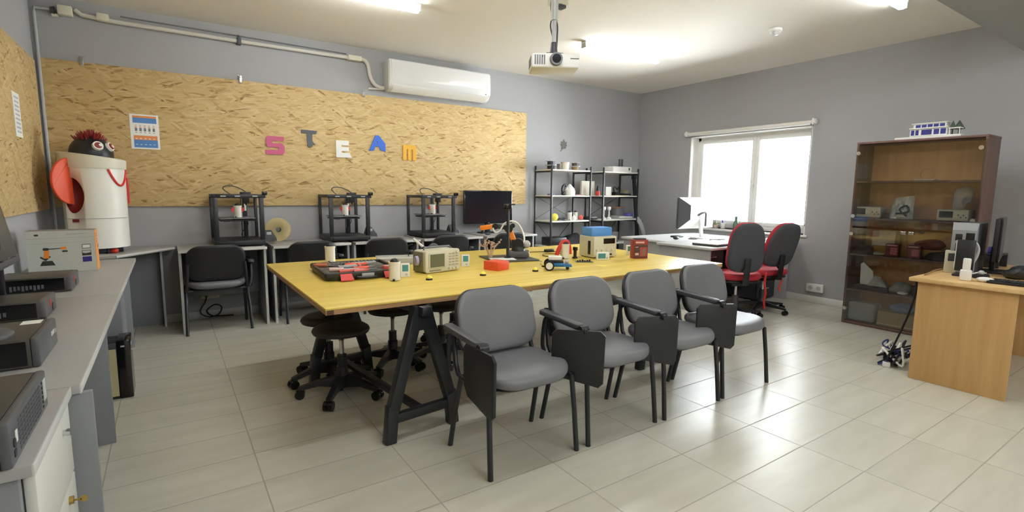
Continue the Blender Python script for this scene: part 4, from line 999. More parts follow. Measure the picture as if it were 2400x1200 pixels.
# camera pole
t = thing('camera_stand', 'slim black pole with small camera at its top on dark plate', 'camera stand', (2.375, 3.60, AZ))
MB().cyl((0, 0, 0), (0, 0, .012), .03, .028, 18).cyl((0, 0, .01), (0, 0, .42), .011, n=12).build('pole', M_BLACK, t)
MB().box(-.03, .025, -.025, .025, .41, .455, .006).box(.0, .055, -.03, .03, .448, .458, .003).build('camera', M_BLACKG, t)
MB().tube([(.015, 0, .40), (.016, -.002, .2), (.014, 0, .02)], .004, 6).build('cable', M_MIDGREY, t)
# wire twig ornament
mb = MB(); rnd = random.Random(3)
for i in range(7):
    a = 2*PI*i/7; b = V((math.cos(a)*.012, math.sin(a)*.012, 0)); p = [b, b+V((math.cos(a)*.012, math.sin(a)*.012, .05)), b+V((math.cos(a)*.03, math.sin(a)*.03, .09)), b+V((math.cos(a)*rnd.uniform(.05, .09), math.sin(a)*rnd.uniform(.05, .09), rnd.uniform(.10, .14)))]
    mb.tube(p, .0035, 6, 4); mb.sph(tuple(p[-1]), .008, u=8, v=6)
    for k in range(3):
        q = p[2].lerp(p[3], .3*k+.2); e = q+V((rnd.uniform(-.025, .025), rnd.uniform(-.025, .025), rnd.uniform(.0, .03))); mb.tube([q, e], .0025, 5); mb.sph(tuple(e), .007, u=8, v=6)
tag(mb.build('wire_ornament', mat('rose_tan_wire', rgb(190, 160, 136), .45), None, (2.24, 3.66, AZ+.0025)), 'rose tan twig like wire ornament left of black camera pole', 'ornament')
# robot car
rc = thing('robot_car', 'small blue two wheeled robot car near front edge of table', 'robot car', (2.38, 2.94, TZ), math.radians(-36))
rc.scale = (1.15, 1.15, 1.15)
mb = MB(); mb.box(-.07, .05, -.04, .04, .022, .048, .008).hull([(.04, -.045, .024), (.04, .045, .024), (.04, -.045, .04), (.04, .045, .04), (.095, -.03, .022), (.095, .03, .022), (.095, -.03, .034), (.095, .03, .034)]); mb.build('chassis', M_BLUE, rc)
for s in (-1, 1):
    wl = MB().cyl((-.05, s*.046, .032), (-.05, s*.066, .032), .032, n=26).build('wheel', M_RUBBER, rc)
    MB().cyl((-.05, s*.0665, .032), (-.05, s*.069, .032), .022, n=24).build('hub', M_WHITE, wl)
MB().box(-.055, .03, -.03, .03, .064, .09, .006).build('circuit_cover', M_WHITE, rc)
MB().box(-.05, .04, -.035, .035, .048, .064, .003).build('board', M_BLACK, rc)
for s in (-1, 1): MB().cyl((.055, s*.016, .055), (.075, s*.016, .055), .011, n=14).build('sensor', M_LTGREY, rc)
MB().sph((.07, 0, .012), .012).build('ball_caster', M_DKGREY, rc)
# robot figurine with big red arms
fg = figurine((2.84, 3.40, TZ), -.3, 'white robot figurine under a curved red arm, beside the power supply', 'white robot figurines on the work table', 1.12)
MB().tube([(-.075, 0, .02), (-.07, 0, .055), (-.05, 0, .10), (-.02, 0, .145), (.02, 0, .145), (.04, 0, .10), (.045, 0, .04)], .018, 10, 5).build('red_arm', M_RED, fg)
# power supply and what is around it
ps = thing('power_supply', 'beige bench power supply with black display under blue box', 'power supply', (3.20, 3.40, TZ), math.radians(-6))
mb = MB(); mb.box(-.125, .125, -.13, .08, .006, .19, .006); mb.build('case', M_BEIGE, ps)
mb = MB(); mb.box(-.123, .123, -.138, -.129, .01, .188, .003); mb.build('front_panel', mat('pale_beige_front', rgb(206, 203, 182), .4), ps)
MB().box(-.02, .105, -.140, -.137, .125, .172).build('display', M_BLACKG, ps)
for i in range(4): MB().cyl((-.09+i*.055, -.138, .07), (-.09+i*.055, -.152, .07), .011, n=14).build('knob', M_CREAM, ps)
for i in range(3): MB().cyl((-.06+i*.06, -.138, .03), (-.06+i*.06, -.15, .03), .008, n=12).build('terminal', (M_RED, M_GREEN, M_BLACK)[i], ps)
MB().box(-.128, -.124, -.09, -.055, .03, .15, .001).build('side_vent', M_BLACK, ps)
for x in (-.1, .1): MB().box(x-.012, x+.012, -.11, .06, 0, .008, .002).build('foot', M_RUBBER, ps)
tag(MB().box(-.11, .11, -.075, .075, 0, .075, .004).build('storage_box', M_SKY, None, (3.19, 3.38, TZ+.1905), math.radians(-6)), 'light blue box on top of the beige power supply', 'box')
tag(MB().box(-.018, .018, -.015, .015, 0, .012, .002).box(-.012, .012, -.01, .01, .012, .095, .004).box(-.012, .012, -.022, .02, .07, .10, .004).build('sensor_post', M_BLACK, None, (2.93, 3.37, TZ)), 'small black sensor post between figurine and power supply', 'sensor')
t = thing('circuit_board', 'small dark circuit board lying before the power supply', 'circuit board', (2.84, 3.15, TZ), math.radians(-30))
MB().box(-.07, .07, -.03, .03, 0, .004).build('board', mat('dark_green_board', rgb(70, 80, 70), .5), t)
mb = MB()
for i in range(6): mb.box(-.06+i*.02, -.048+i*.02, -.015+.008*(i % 2), .008, .004, .014+.004*(i % 3), .001)
mb.build('components', M_BLACK, t)
tag(MB().box(-.04, .04, -.03, .03, 0, .002).build('sticky_note', mat('yellow_note', rgb(240, 222, 112), .8), None, (2.82, 2.91, TZ), .2), 'yellow sticky note near the front edge of table', 'note')
rc_ = thing('retail_carton', 'dark red printed carton at right end of the yellow table', 'carton', (3.44, 3.10, TZ), math.radians(-24))
mb = MB(); mb.box(-.066, .066, -.035, .045, 0, .165, .003)
mb.use(1).box(-.060, .06, -.0365, -.034, .012, .122)
mb.use(2).box(-.01, .055, -.0375, -.036, .02, .10); mb.use(3).box(.012, .04, -.0385, -.037, .03, .085)
mb.use(4).box(-.05, .03, -.0375, -.034, .135, .150).box(-.052, -.02, -.0375, -.036, .03, .05).box(-.052, -.025, -.0375, -.036, .098, .104)
mb.build('box', [mat('dark_red_card', rgb(138, 44, 42), .55), mat('brown_black_print', rgb(76, 56, 52), .5), mat('red_print', rgb(160, 66, 60), .55), mat('grey_brown_print', rgb(120, 96, 88), .5), mat('pale_print', rgb(206, 170, 160), .6)], rc_)
MB().box(-.05, .055, -.02, .03, .165, .178, .004).build('hang_tab', M_DKGREY, rc_)
# adapters and cables at the far edge
t = tag(MB().box(-.06, .06, -.03, .03, 0, .032, .008).tube([(.06, 0, .015), (.12, -.02, .006), (.2, .02, .006), (.16, .07, .006), (.05, .06, .006), (-.05, .08, .006)], .005, 6, 5).build('power_adapter', M_BLACK, None, (3.55, 3.72, TZ), -.2), 'black power adapter with cable behind the module', 'adapter')
t = tag(MB().box(-.05, .05, -.025, .025, 0, .028, .008).build('power_adapter', M_BLACK, None, (3.02, 3.85, TZ), .1), 'black power adapter left of power supply near far edge', 'adapter')
tag(MB().tube([(0, 0, .004), (.12, .1, .004), (.3, .08, .004), (.42, -.02, .004), (.36, -.12, .004), (.2, -.06, .004), (.1, -.2, .004), (.2, -.34, .004)], .004, 6, 6).build('cable', mat('brown_cable', rgb(120, 92, 60), .5), None, (2.68, 3.80, TZ)), 'brown cable winding across the table behind robot figurine', 'cable')
tag(MB().tube([(0, 0, .004), (-.03, -.12, .004), (-.12, -.22, .004), (-.14, -.3, .004)], .003, 6, 6).build('cable', M_LTGREY, None, (2.56, 3.44, TZ)), 'thin pale cable from the dark plate towards table front', 'cable')
# ================================================================== computers on the left counter
def slim_pc(y0, y1, x0, x1, h, label, style):
    t = thing('desktop_computer', label, 'computer', (0, 0, LZ), 0, 'slim desktop computers on the left counter')
    MB().box(x0, x1-.02, y0, y1, .004, h, .003).build('case', mat('computer_case_grey', rgb(64, 63, 58), .4), t)
    MB().box(x0+.02, x1-.03, y0-.003, y0+.001, .012, h-.008).build('side_face', M_BLACKG, t)
    if style == 'red':
        fr = MB().prism(rrect(h-.004, y1-y0, .012, 4, h/2+.002, (y0+y1)/2), 0, .022, T(x1-.022, 0, 0) @ Matrix(((0, 0, 1, 0), (0, 1, 0, 0), (1, 0, 0, 0), (0, 0, 0, 1))), bev=.004).build('front_panel', mat('computer_front_grey', rgb(92, 92, 94), .4), t)
        MB().box(x1-.001, x1+.002, y0+.10, y0+.118, h*.45, h*.85, .001).build('red_stripe', M_RED, fr)
        MB().box(x1-.001, x1+.002, y0+.15, y0+.175, h*.15, h*.55, .001).build('drive_slot', M_BLACK, fr)
        mb = MB()
        for i in range(9): mb.box(x0+.06+i*.016, x0+.07+i*.016, y0-.0045, y0-.002, .02+.004*(i % 3), h*.55)
        mb.build('port_panel', mat('port_grey', rgb(96, 98, 106), .4), t, smooth=False)
    return t
slim_pc(3.735, 4.02, -.79, -.475, .088, 'slim dark computer farthest along the left counter, before the carton', 'red')
slim_pc(2.985, 3.235, -.80, -.475, .085, 'slim dark computer with red stripe, second from the carton', 'red')
t = slim_pc(2.19, 2.50, -.78, -.375, .098, 'larger dark computer with round monitor foot on its top', 'grey')
MB().box(-.395, -.373, 2.19, 2.50, .003, .10, .006).build('front_panel', mat('computer_front_slate', rgb(86, 88, 92), .4), t)
MB().box(-.374, -.371, 2.39, 2.44, .055, .07, .001).cyl((-.374, 2.46, .06), (-.370, 2.46, .06), .008, n=14).build('power_button', M_LTGREY, t)
MB().box(-.46, -.405, 2.43, 2.49, .0975, .099).build('sticker', M_PAPER, t)
MB().box(-.72, -.70, 2.186, 2.189, .03, .07).build('badge', M_LTGREY, t)
# vented computer in the foreground
t = thing('desktop_computer', 'dark computer with vented grey front nearest the viewer at left edge', 'computer', (0, 0, LZ), 0, 'slim desktop computers on the left counter')
MB().box(-.80, -.318, 1.40, 1.78, .004, .10, .003).build('case', mat('computer_case_grey', rgb(64, 63, 58), .4), t)
fr = MB().box(-.318, -.298, 1.398, 1.782, .002, .102, .006).build('front_panel', mat('computer_front_slate', rgb(86, 88, 92), .4), t)
mb = MB()
for r_ in range(7):
    for c in range(9): mb.box(-.2985, -.2972, 1.47+c*.026, 1.49+c*.026, .016+r_*.0105, .022+r_*.0105)
mb.build('vent', M_DKGREY, fr, smooth=False)
mb = MB()
for i in range(6): mb.cyl((-.2985, 1.722, .02+i*.0125), (-.2965, 1.722, .02+i*.0125), .004, n=8)
mb.build('indicator', M_BLACK, fr)
MB().box(-.2985, -.2965, 1.735, 1.765, .03, .085, .001).build('drive_slot', M_LTGREY, fr)
MB().cyl((-.2985, 1.425, .05), (-.296, 1.425, .05), .010, n=16).box(-.2985, -.2965, 1.418, 1.432, .02, .035).build('power_button', M_BLACK, fr)
MB().box(-.2985, -.2965, 1.438, 1.452, .045, .07).build('port', M_WHITE, fr)
# monitors along the left wall
def tilt_monitor(y0, y1, x, zb, h, tiltdeg, base, label, zbase):
    t = thing('monitor', label, 'monitor', (x, (y0+y1)/2, zbase), 0, 'monitors on the left counter')
    w = (y1-y0)/2; q = T(0, 0, zb-zbase) @ rotm('Y', -tiltdeg)
    mb = MB(); mb.xf = q; mb.box(-.035, 0, -w, w, 0, h, .006); mb.build('back_case', M_BLACK, t)
    mb = MB(); mb.xf = q; mb.box(-.002, .008, -w-.002, w+.002, -.002, h+.002, .004); mb.use(1).box(-.001, .0095, -w-.001, w+.001, -.003, .028, .003); mb.build('bezel', [M_BLACKG, M_DKGREY], t)
    mb = MB(); mb.xf = q; mb.box(.007, .0095, -w+.014, w-.014, .036, h-.014); mb.build('screen', mat('grey_off_screen', rgb(58, 58, 54), .25), t, smooth=False)
    MB().bar((-.03, 0, .01), (-.03, 0, zb-zbase+.12), .05, .03, .006).build('stand_neck', M_BLACK, t)
    mb = MB(); mb.lathe([(0, 0), (base, 0), (base, .006), (base*.9, .016), (.03, .022), (0, .022)], n=40); mb.build('stand_base', M_DKGREY, t)
tilt_monitor(3.04, 3.575, -.655, .955, .36, 10, .085, 'dark tilted monitor at the left edge beside the carton', LZ)
tilt_monitor(2.02, 2.52, -.56, 1.0, .33, 5, .115, 'dark monitor whose round foot stands on the larger computer', LZ+.0985)
# carton with robot arm picture
ct = thing('carton', 'grey and orange carton printed with robot arm picture on left counter', 'carton', (-.62, 4.62, LZ))
mb = MB(); W_, H_ = .182, .285
mb.box(-W_, W_, 0, .15, 0, H_, .002)
mb.use(1).box(W_-.0015, W_+.001, .0, .15, .002, H_-.001)
def pr_(i, pts, d=.001): mb.use(i).prism(pts, 0, d, T(0, 0.0002, 0) @ M_XZ)
pr_(2, [(-W_, .235), (W_-.01, .24), (W_-.01, .2385), (-W_, .2335)])
pr_(2, [(-W_, .20), (W_-.02, .207), (W_-.02, .2058), (-W_, .1988)])
pr_(3, rrect(.022, .012, .005, 4, -.125, .258))
pr_(2, [(.03, .262), (.12, .264), (.12, .261), (.03, .259)])
# robot arm drawing
pr_(3, [(-.12, .05), (-.04, .05), (-.055, .082), (-.105, .082)], .0012)
pr_(3, [(-.118, .105), (-.088, .082), (-.06, .11), (-.068, .116), (-.09, .098), (-.112, .114)], .0013)
pr_(4, [(-.098, .10), (-.07, .10), (-.068, .155), (-.09, .158)], .0014)
pr_(3, rrect(.032, .018, .008, 4, -.083, .162), .0015)
pr_(3, [(-.07, .166), (.0, .168), (.0, .163), (-.07, .159)], .0012)
pr_(4, [(-.005, .175), (.022, .176), (.024, .16), (-.005, .158)], .0015)
pr_(3, rrect(.03, .012, .005, 4, .015, .145), .0013)
pr_(2, [(.105, .19), (.155, .192), (.155, .157), (.105, .155)], .0012); pr_(5, [(.112, .182), (.15, .184), (.15, .165), (.112, .163)], .0015)
pr_(3, [(.105, .145), (.155, .147), (.155, .11), (.105, .108)], .0012); pr_(0, [(.108, .142), (.152, .144), (.152, .13), (.125, .124), (.108, .128)], .0015)
pr_(6, [(.105, .10), (.155, .102), (.155, .066), (.105, .064)], .0012)
mb.use(3).hull([(W_+.0012, .10, .165), (W_+.0012, .15, .18), (W_+.0012, .15, .165), (W_+.0012, .10, .15), (W_+.002, .12, .165)])
for i in range(4): mb.use(2).box(W_+.0008, W_+.0018, .045, .085, .20+i*.018, .207+i*.018)
mb.build('box', [M_GREYCARD, M_CARTORANGE, mat('grey_line_print', rgb(140, 146, 140), .6), mat('black_print', rgb(44, 46, 46), .6), M_ORANGE, M_PAPER, mat('violet_blue_print', rgb(50, 44, 130), .5)], ct, smooth=False)
MB().box(-W_+.004, W_-.004, .004, .072, H_, H_+.002).box(-W_+.004, W_-.004, .078, .146, H_, H_+.002).build('lid_flap', mat('grey_card_top', rgb(140, 140, 132), .6), ct)

# ================================================================== metal shelf units
SB = rgb(226, 224, 216)
M_SHELF = mat('white_shelf_board', SB, .5)
def shelf_unit(x0, x1, label):
    t = thing('shelf_unit', label, 'shelf', (0, 0, 0), 0, 'metal shelf units against the back wall')
    y0, y1 = 5.62, 6.0
    for x in (x0, x1):
        for y in (y0, y1): MB().box(x-.011, x+.011, y-.011, y+.011, 0, 1.70, .002).build('post', M_BLACKM, t)
    for z in (1.645, 1.285, .925, .565, .12):
        MB().box(x0-.004, x1+.004, y0-.004, y1+.004, z-.018, z, .002).build('shelf_board', M_SHELF, t)
        for x in (x0, x1): MB().box(x-.008, x+.008, y0, y1, z-.042, z-.018).build('side_rail', M_BLACKM, t)
    mb = MB(); mb.bar((x0, y1+.006, .93), (x1, y1+.006, 1.28), .008, .004).bar((x1, y1+.01, .93), (x0, y1+.01, 1.28), .008, .004).bar((x0, y1+.006, .2), (x1, y1+.006, .92), .008, .004).bar((x1, y1+.01, .2), (x0, y1+.01, .92), .008, .004)
    mb.build('cross_brace', M_DKGREY, t)
shelf_unit(4.43, 5.15, 'black metal shelf unit with white boards, left one below the leaf ornament')
shelf_unit(5.41, 6.14, 'black metal shelf unit with white boards in the room corner')
Z1, Z2, Z3, Z4 = 1.646, 1.286, .926, .566
gs = 'filament spools on the left shelf top'
spool((4.55, 5.80, Z1), M_FILM, M_RUBBER, 'black filament spool lying flat on left shelf top, under another', gs, r=.085, h=.06)
spool((4.55, 5.80, Z1+.0605), M_FILM, mat('blue_black_filament', rgb(36, 42, 54), .4), 'dark filament spool stacked on another at the left shelf top', gs, r=.085, h=.06)
tan = mat('tan_filament', rgb(150, 128, 84), .4)
spool((5.00, 5.80, Z1), M_FILM, tan, 'tan filament spool lying flat on left shelf top', gs, r=.085, h=.06)
spool((5.00, 5.80, Z1+.0605), M_FILM, mat('dark_brown_filament', rgb(72, 62, 48), .4), 'dark brown filament spool stacked on the tan spool', gs, r=.08, h=.055)
def cup(name, label, cat, loc, r0, r1, h, m, top=None):
    t = MB().lathe([(0, 0), (r0, 0), (r1, h), (r1-.006, h), (r0-.005, .006), (0, .006)], n=24).build(name, m, None, loc); tag(t, label, cat); return t
cup('cup', 'small grey brown cup on left shelf top beside white tub', 'cup', (4.70, 5.80, Z1), .03, .034, .085, mat('grey_brown', rgb(110, 102, 98), .5))
t = thing('tub', 'white tub between grey cup and tan spools on left shelf top', 'tub', (4.81, 5.80, Z1))
MB().lathe([(0, 0), (.055, 0), (.062, .10), (0, .10)], n=28).build('body', M_CREAM, t)
MB().lathe([(0, .10), (.064, .10), (.064, .115), (0, .118)], n=28).build('lid', mat('pinkish_lid', rgb(206, 186, 178), .5), t)
# router on top of the right unit
t = thing('router', 'white router box with two black antennas on right shelf top', 'router', (5.88, 5.80, Z1))
MB().box(-.20, .20, -.10, .10, 0, .085, .008).build('casing', M_WHITE, t)
for x in (.09, .145): MB().box(x-.014, x+.014, .05, .07, .06, .21, .004).build('antenna', M_DKGREY, t)
MB().box(.13, .16, -.1015, -.099, .03, .07, .001).build('socket', M_DKGREY, t)
# second shelf
tag(MB().box(-.05, .05, -.03, .03, 0, .02, .004).build('small_case', mat('violet_case', rgb(110, 104, 150), .5), None, (4.55, 5.78, Z2)), 'small violet case on second shelf of left unit', 'case')
t = thing('headset', 'black headset propped on white printed model on second shelf', 'headset', (4.76, 5.74, Z2))
MB().tube([(-.02, 0, .01), (-.04, .0, .06), (-.035, 0, .12), (-.0, 0, .15), (.02, 0, .13)], .016, 10, 5).build('headband', M_BLACK, t)
MB().cyl((-.035, 0, .03), (-.005, 0, .03), .03, n=18).build('ear_cup', M_BLACK, t)
mb = MB(); mb.lathe([(0, 0), (.075, 0), (.08, .05), (.062, .10), (.03, .135), (.012, .16), (0, .165)], n=28); mb.sph((-.05, 0, .075), .035)
tag(mb.build('printed_model', M_WHITE, None, (4.87, 5.75, Z2)), 'rounded white printed model on second shelf of left unit', 'model')
tag(MB().box(-.07, .07, -.05, .05, 0, .012, .003).build('notebook', mat('rose_cover', rgb(190, 140, 136), .6), None, (5.02, 5.76, Z2)), 'small rose notebook lying on second shelf of left unit', 'notebook')
tag(MB().box(-.145, .145, -.02, .02, 0, .215, .004).build('box_file', mat('cream_box_file', rgb(220, 217, 200), .6), None, (5.34, 5.90, Z2+.001), .1), 'tall cream box file standing behind red and black bottle', 'box file')
t = thing('spray_bottle', 'red and black bottle on second shelf before the cream file', 'bottle', (5.42, 5.75, Z2))
MB().lathe([(0, 0), (.035, 0), (.037, .05), (.03, .065), (0, .07)], n=22).build('body', M_RED, t)
MB().lathe([(.028, .062), (.026, .09), (.016, .13), (.012, .15), (0, .152)], n=20).build('cap', M_BLACK, t)
o = MB().box(-.052, .052, -.006, .006, 0, .13, .002).build('framed_card', M_PAPER, None, (5.63, 5.74, Z2+.002), -.1); tag(o, 'white card leaning on second shelf beside the red bottle', 'card')
t = thing('gadget', 'black gadget with cables on second shelf of right unit', 'gadget', (5.83, 5.78, Z2+.0045))
MB().box(-.05, .05, -.04, .04, 0, .05, .01).build('base', M_BLACK, t)
MB().tube([(-.04, 0, .05), (-.05, 0, .11), (-.02, 0, .13), (.03, 0, .09), (.05, 0, .12), (.06, 0, .13)], .01, 8, 5).build('cable', M_BLACK, t)
tag(MB().box(-.14, .12, -.09, .07, 0, .004).build('paper_sheet', mat('pale_yellow_paper', rgb(232, 220, 150), .8), None, (5.88, 5.74, Z2)), 'pale yellow sheet under black gadget on second shelf', 'paper')
mb = MB(); mb.lathe([(.08, .028), (.078, .045), (.055, .075), (0, .088)], n=26); mb.hull([(-.06, -.06, .03), (.06, -.06, .03), (-.045, -.135, .022), (.045, -.135, .022), (0, -.15, .022), (-.05, -.05, .036), (.05, -.05, .036)])
tag(mb.build('cap', mat('olive_fabric', rgb(124, 120, 96), .9, var=.35, vscale=40), None, (6.05, 5.80, Z2+.012), .4), 'olive patterned cap on a black box on second shelf', 'cap')
tag(MB().box(-.075, .075, -.06, .06, 0, .034, .006).build('small_box', M_BLACK, None, (6.055, 5.80, Z2)), 'flat black box under the olive cap', 'box')
# third shelf
tag(MB().sph((0, 0, .052), .052, (1.05, 1, 1)).build('ball', M_YELLOW, None, (4.57, 5.72, Z3)), 'yellow ball on third shelf of left unit', 'ball')
tag(MB().tube([(-.05, 0, .012), (.0, .04, .02), (.06, .02, .03), (.08, -.03, .016), (.02, -.05, .012), (-.04, -.02, .03), (.03, .01, .036), (.1, .02, .012)], .012, 8, 5).build('cable_coil', M_DKGREY, None, (4.70, 5.74, Z3)), 'dark coiled cable beside the yellow ball', 'cable')
gf = 'white figurines on the third shelf'
figurine((4.85, 5.72, Z3), 0, 'white figurine with dark head on third shelf, left of two', gf, 1.0)
tag(MB().lathe([(0, 0), (.03, 0), (.028, .05), (.012, .06), (.01, .075), (0, .08)], n=18).build('small_vase', M_WHITE, None, (4.915, 5.70, Z3)), 'small white vase between two white figurines', 'vase')
figurine((4.985, 5.75, Z3), 0, 'white figurine with dark head on third shelf, beside red ball', gf, 1.0)
tag(MB().sph((0, 0, .036), .036, (1, 1, 1)).build('ball', mat('coral_red', rgb(220, 92, 84), .5), None, (5.07, 5.72, Z3)), 'coral red ball on third shelf of left unit', 'ball')
tag(MB().box(-.12, .12, -.05, .05, 0, .045, .008).build('adapter_block', M_BLACK, None, (5.315, 5.80, Z3)), 'black block standing between the two units at third shelf height', 'block')
for x, lab in ((5.55, 'white figure stand with round top, left of two on third shelf'), (5.66, 'white figure stand with round top, right of two on third shelf')):
    t = thing('trophy', lab, 'trophy', (x, 5.74, Z3), 0, 'white printed trophies on the third shelf')
    MB().lathe([(0, 0), (.04, 0), (.036, .02), (.013, .035), (.012, .14), (0, .14)], n=20).build('column', M_WHITE, t)
    MB().box(-.028, .028, -.02, .02, .135, .19, .01).build('top_block', M_WHITE, t)
t = thing('paper_tray', 'grey paper trays with clutter at right end of third shelf', 'tray', (5.96, 5.80, Z3))
MB().box(-.15, .17, -.13, .13, 0, .012, .003).box(-.15, .17, .118, .13, .01, .06, .003).box(-.15, -.14, -.13, .13, .01, .05, .003).build('tray', mat('tray_grey', rgb(168, 170, 172), .5), t)
MB().box(-.14, .16, -.12, .11, .014, .036, .004).build('paper_stack', M_PAPER, t)
tag(MB().box(-.09, .09, -.06, .06, 0, .02, .004).build('wood_block', mat('light_brown_wood', rgb(176, 130, 92), .6), None, (5.96, 5.86, Z3+.162)), 'light brown block on grey box at third shelf right', 'block')
tag(MB().box(-.09, .09, -.06, .06, 0, .125, .006).build('storage_box', M_MIDGREY, None, (5.96, 5.86, Z3+.0365)), 'grey box under the light brown block on third shelf', 'box')
tag(MB().box(-.05, .06, -.045, .045, 0, .05, .006).build('printed_box', mat('blue_white_card', rgb(90, 90, 160), .5), None, (6.055, 5.715, Z3+.0365)), 'blue printed box at the right end of third shelf', 'box')
# fourth shelf
tag(MB().box(-.14, .14, -.12, .12, 0, .12, .012).build('equipment_case', M_BLACK, None, (4.62, 5.78, Z4)), 'black equipment case on fourth shelf of left unit', 'case')
mb = MB(); mb.hull([(-.20, -.10, 0), (.20, -.10, 0), (-.20, .12, 0), (.20, .12, 0), (-.13, -.08, .08), (.19, -.08, .09), (-.05, -.05, .14), (.10, -.04, .17), (.14, .08, .16), (-.10, .10, .10)]); bmesh.ops.bevel(mb.bm, geom=list(mb.bm.edges), offset=.012, segments=2, profile=.5, affect='EDGES')
mb.tube([(-.1, -.09, .10), (-.02, -.11, .15), (.06, -.09, .15)], .008, 8, 4)
tag(mb.build('soft_bag', mat('black_nylon', rgb(30, 31, 36), .8, bump=.4, bscale=60), None, (4.93, 5.78, Z4)), 'black soft bag on fourth shelf of left unit', 'bag')
tag(MB().box(-.14, .14, -.10, .10, 0, .16, .008).build('storage_box', M_GREYPAN, None, (5.70, 5.80, Z4)), 'grey storage box on fourth shelf of right unit', 'box')
# bent grey sheet leaning off the right unit
pts = [(0, 0), (.06, -.05), (.11, -.13), (.15, -.24), (.175, -.36), (.185, -.46)]
out = [(x, z) for x, z in pts] + [(x+.085-.01*i, z+.03) for i, (x, z) in reversed(list(enumerate(pts)))]
mb = MB(); mb.prism(out, 0, .012, M_XZ); warp(mb, lambda c: (c.x, c.y - .5*c.x*c.x - .04*math.sin(max(0, -c.z)*4), c.z))
tag(mb.build('bent_sheet', mat('translucent_grey_sheet', rgb(172, 176, 178), .35), None, (6.095, 5.63, .9275), angle=60), 'curved grey plastic sheet hanging off the right shelf end', 'sheet')
t = thing('tripod', 'folded black tripod leaning in the corner behind right shelf unit', 'tripod', (6.36, 5.80, 0))
for k, (x0, x1) in enumerate(((.06, -.03), (.10, -.015), (.14, .01))): MB().bar((x0, .02*k-.02, 0), (x1, .10, 1.60), .028, .028, .004).build('leg', M_BLACK, t)
MB().box(-.04, .03, .07, .13, 1.55, 1.66, .008).build('head', M_BLACK, t)

# ================================================================== on the window desks
mo = thing('monitor', 'white backed monitor on the window desk seen from behind', 'monitor', (5.74, 4.22, WZ), math.radians(0))
xa, xb, za, zb_ = -.36, .36, .13, .53
mb = MB(); mb.box(xa+.012, xb, .003, .04, za+.002, zb_-.002, .006); mb.build('bezel', M_DKGREY, mo)
MB().box(xa+.015, xb-.015, .0385, .042, za+.02, zb_-.015).build('screen', M_SCREEN, mo, smooth=False)
xi, xj, zi, zj = xa+.16, xb-.16, za+.12, zb_-.10
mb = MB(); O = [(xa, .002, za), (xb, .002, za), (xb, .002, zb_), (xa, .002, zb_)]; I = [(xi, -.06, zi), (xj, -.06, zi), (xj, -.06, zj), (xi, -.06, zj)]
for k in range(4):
    mb.use(1 if k == 3 else 0).quad(O[k], O[(k+1) % 4], I[(k+1) % 4], I[k])  # left bevel coloured dark grey to stand for its shade
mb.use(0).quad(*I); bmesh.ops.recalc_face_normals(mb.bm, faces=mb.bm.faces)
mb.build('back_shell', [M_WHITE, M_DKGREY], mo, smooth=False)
MB().tube([(-.05, -.06, .30), (.0, -.08, .33), (.06, -.09, .34), (.075, -.09, .32), (.075, -.09, .16)], .012, 10).build('cable_arm', M_DKGREY, mo)
MB().bar((.06, -.05, .01), (.0, -.05, .32), .05, .03, .006).build('stand_neck', M_WHITE, mo)
MB().prism(rrect(.26, .20, .04), 0, .016, T(.06, -.05, 0), bev=.005).build('stand_base', M_WHITE, mo)
tag(MB().sph((0, 0, .012), .055, (1, .62, .36)).build('mouse', M_BLACK, None, (5.33, 4.20, WZ+.008), .3), 'black mouse on window desk left of the white monitor', 'mouse')
tag(MB().box(-.075, .075, -.05, .05, 0, .022, .008).build('adapter', M_BLACK, None, (5.62, 4.42, WZ)), 'flat black device behind the mouse on window desk', 'device')
t2 = MB().tube([(-.1, .02, .006), (-.03, -.05, .006), (.05, .0, .012), (.1, -.04, .006)], .006, 8, 6).build('cable', M_DKGREY, None, (5.62, 4.14, WZ)); tag(t2, 'dark cable on the window desk near white monitor foot', 'cable')
lp = thing('laptop', 'large closed laptop with pale lid on the window desk corner', 'laptop', (5.19, 3.53, WZ), math.radians(6))
MB().box(-.235, .235, -.145, .165, .004, .022, .006).build('base', mat('laptop_dark_body', rgb(60, 62, 66), .4), lp)
MB().box(-.237, .237, -.147, .167, .0222, .032, .004).build('lid', M_WHITE, lp)
tag(MB().box(-.15, .15, -.10, .10, 0, .006, .001).build('folder', M_PAPER, None, (5.86, 3.72, WZ), -.2), 'white paper folder on the window desk behind the laptop', 'folder')
tag(MB().box(-.11, .11, -.008, .008, 0, .012, .002).build('ruler', M_DKGREY, None, (5.75, 3.90, WZ), -.35), 'dark stick lying on the window desk near the folder', 'stick')
tag(MB().sph((0, 0, .012), .05, (1, .62, .4)).build('mouse', M_WHITE, None, (6.2, 3.50, WZ+.008), .3), 'white mouse on the window desk between the swivel chairs', 'mouse')
# on the sill
SX = XR-.05+.12
bt = thing('bottle', 'grey green bottle standing on the window sill', 'bottle', (6.68, 4.25, WZ0))
MB().lathe([(0, 0), (.036, 0), (.038, .01), (.038, .075), (.024, .11), (.018, .14), (.018, .165), (0, .165)], n=24).build('body', M_BOTTLE, bt)
MB().lathe([(0, .165), (.020, .165), (.020, .185), (0, .186)], n=18).build('cap', mat('pale_green_cap', rgb(130, 152, 140), .4), bt)
c = thing('cup', 'white cup with blue mark on the window sill', 'cup', (6.68, 4.45, WZ0))
MB().lathe([(0, 0), (.03, 0), (.036, .085), (.032, .085), (.027, .006), (0, .006)], n=24).build('body', M_WHITE, c)
MB().box(-.03, .005, -.008, .008, .086, .125, .004).build('marker', M_NAVY, c)
mb = MB(); mb.lathe([(0, 0), (.034, 0), (.04, .05), (.034, .05), (0, .045)], n=20)
t = thing('plant_pot', 'small pot with thin stick on the window sill', 'pot', (6.68, 4.57, WZ0))
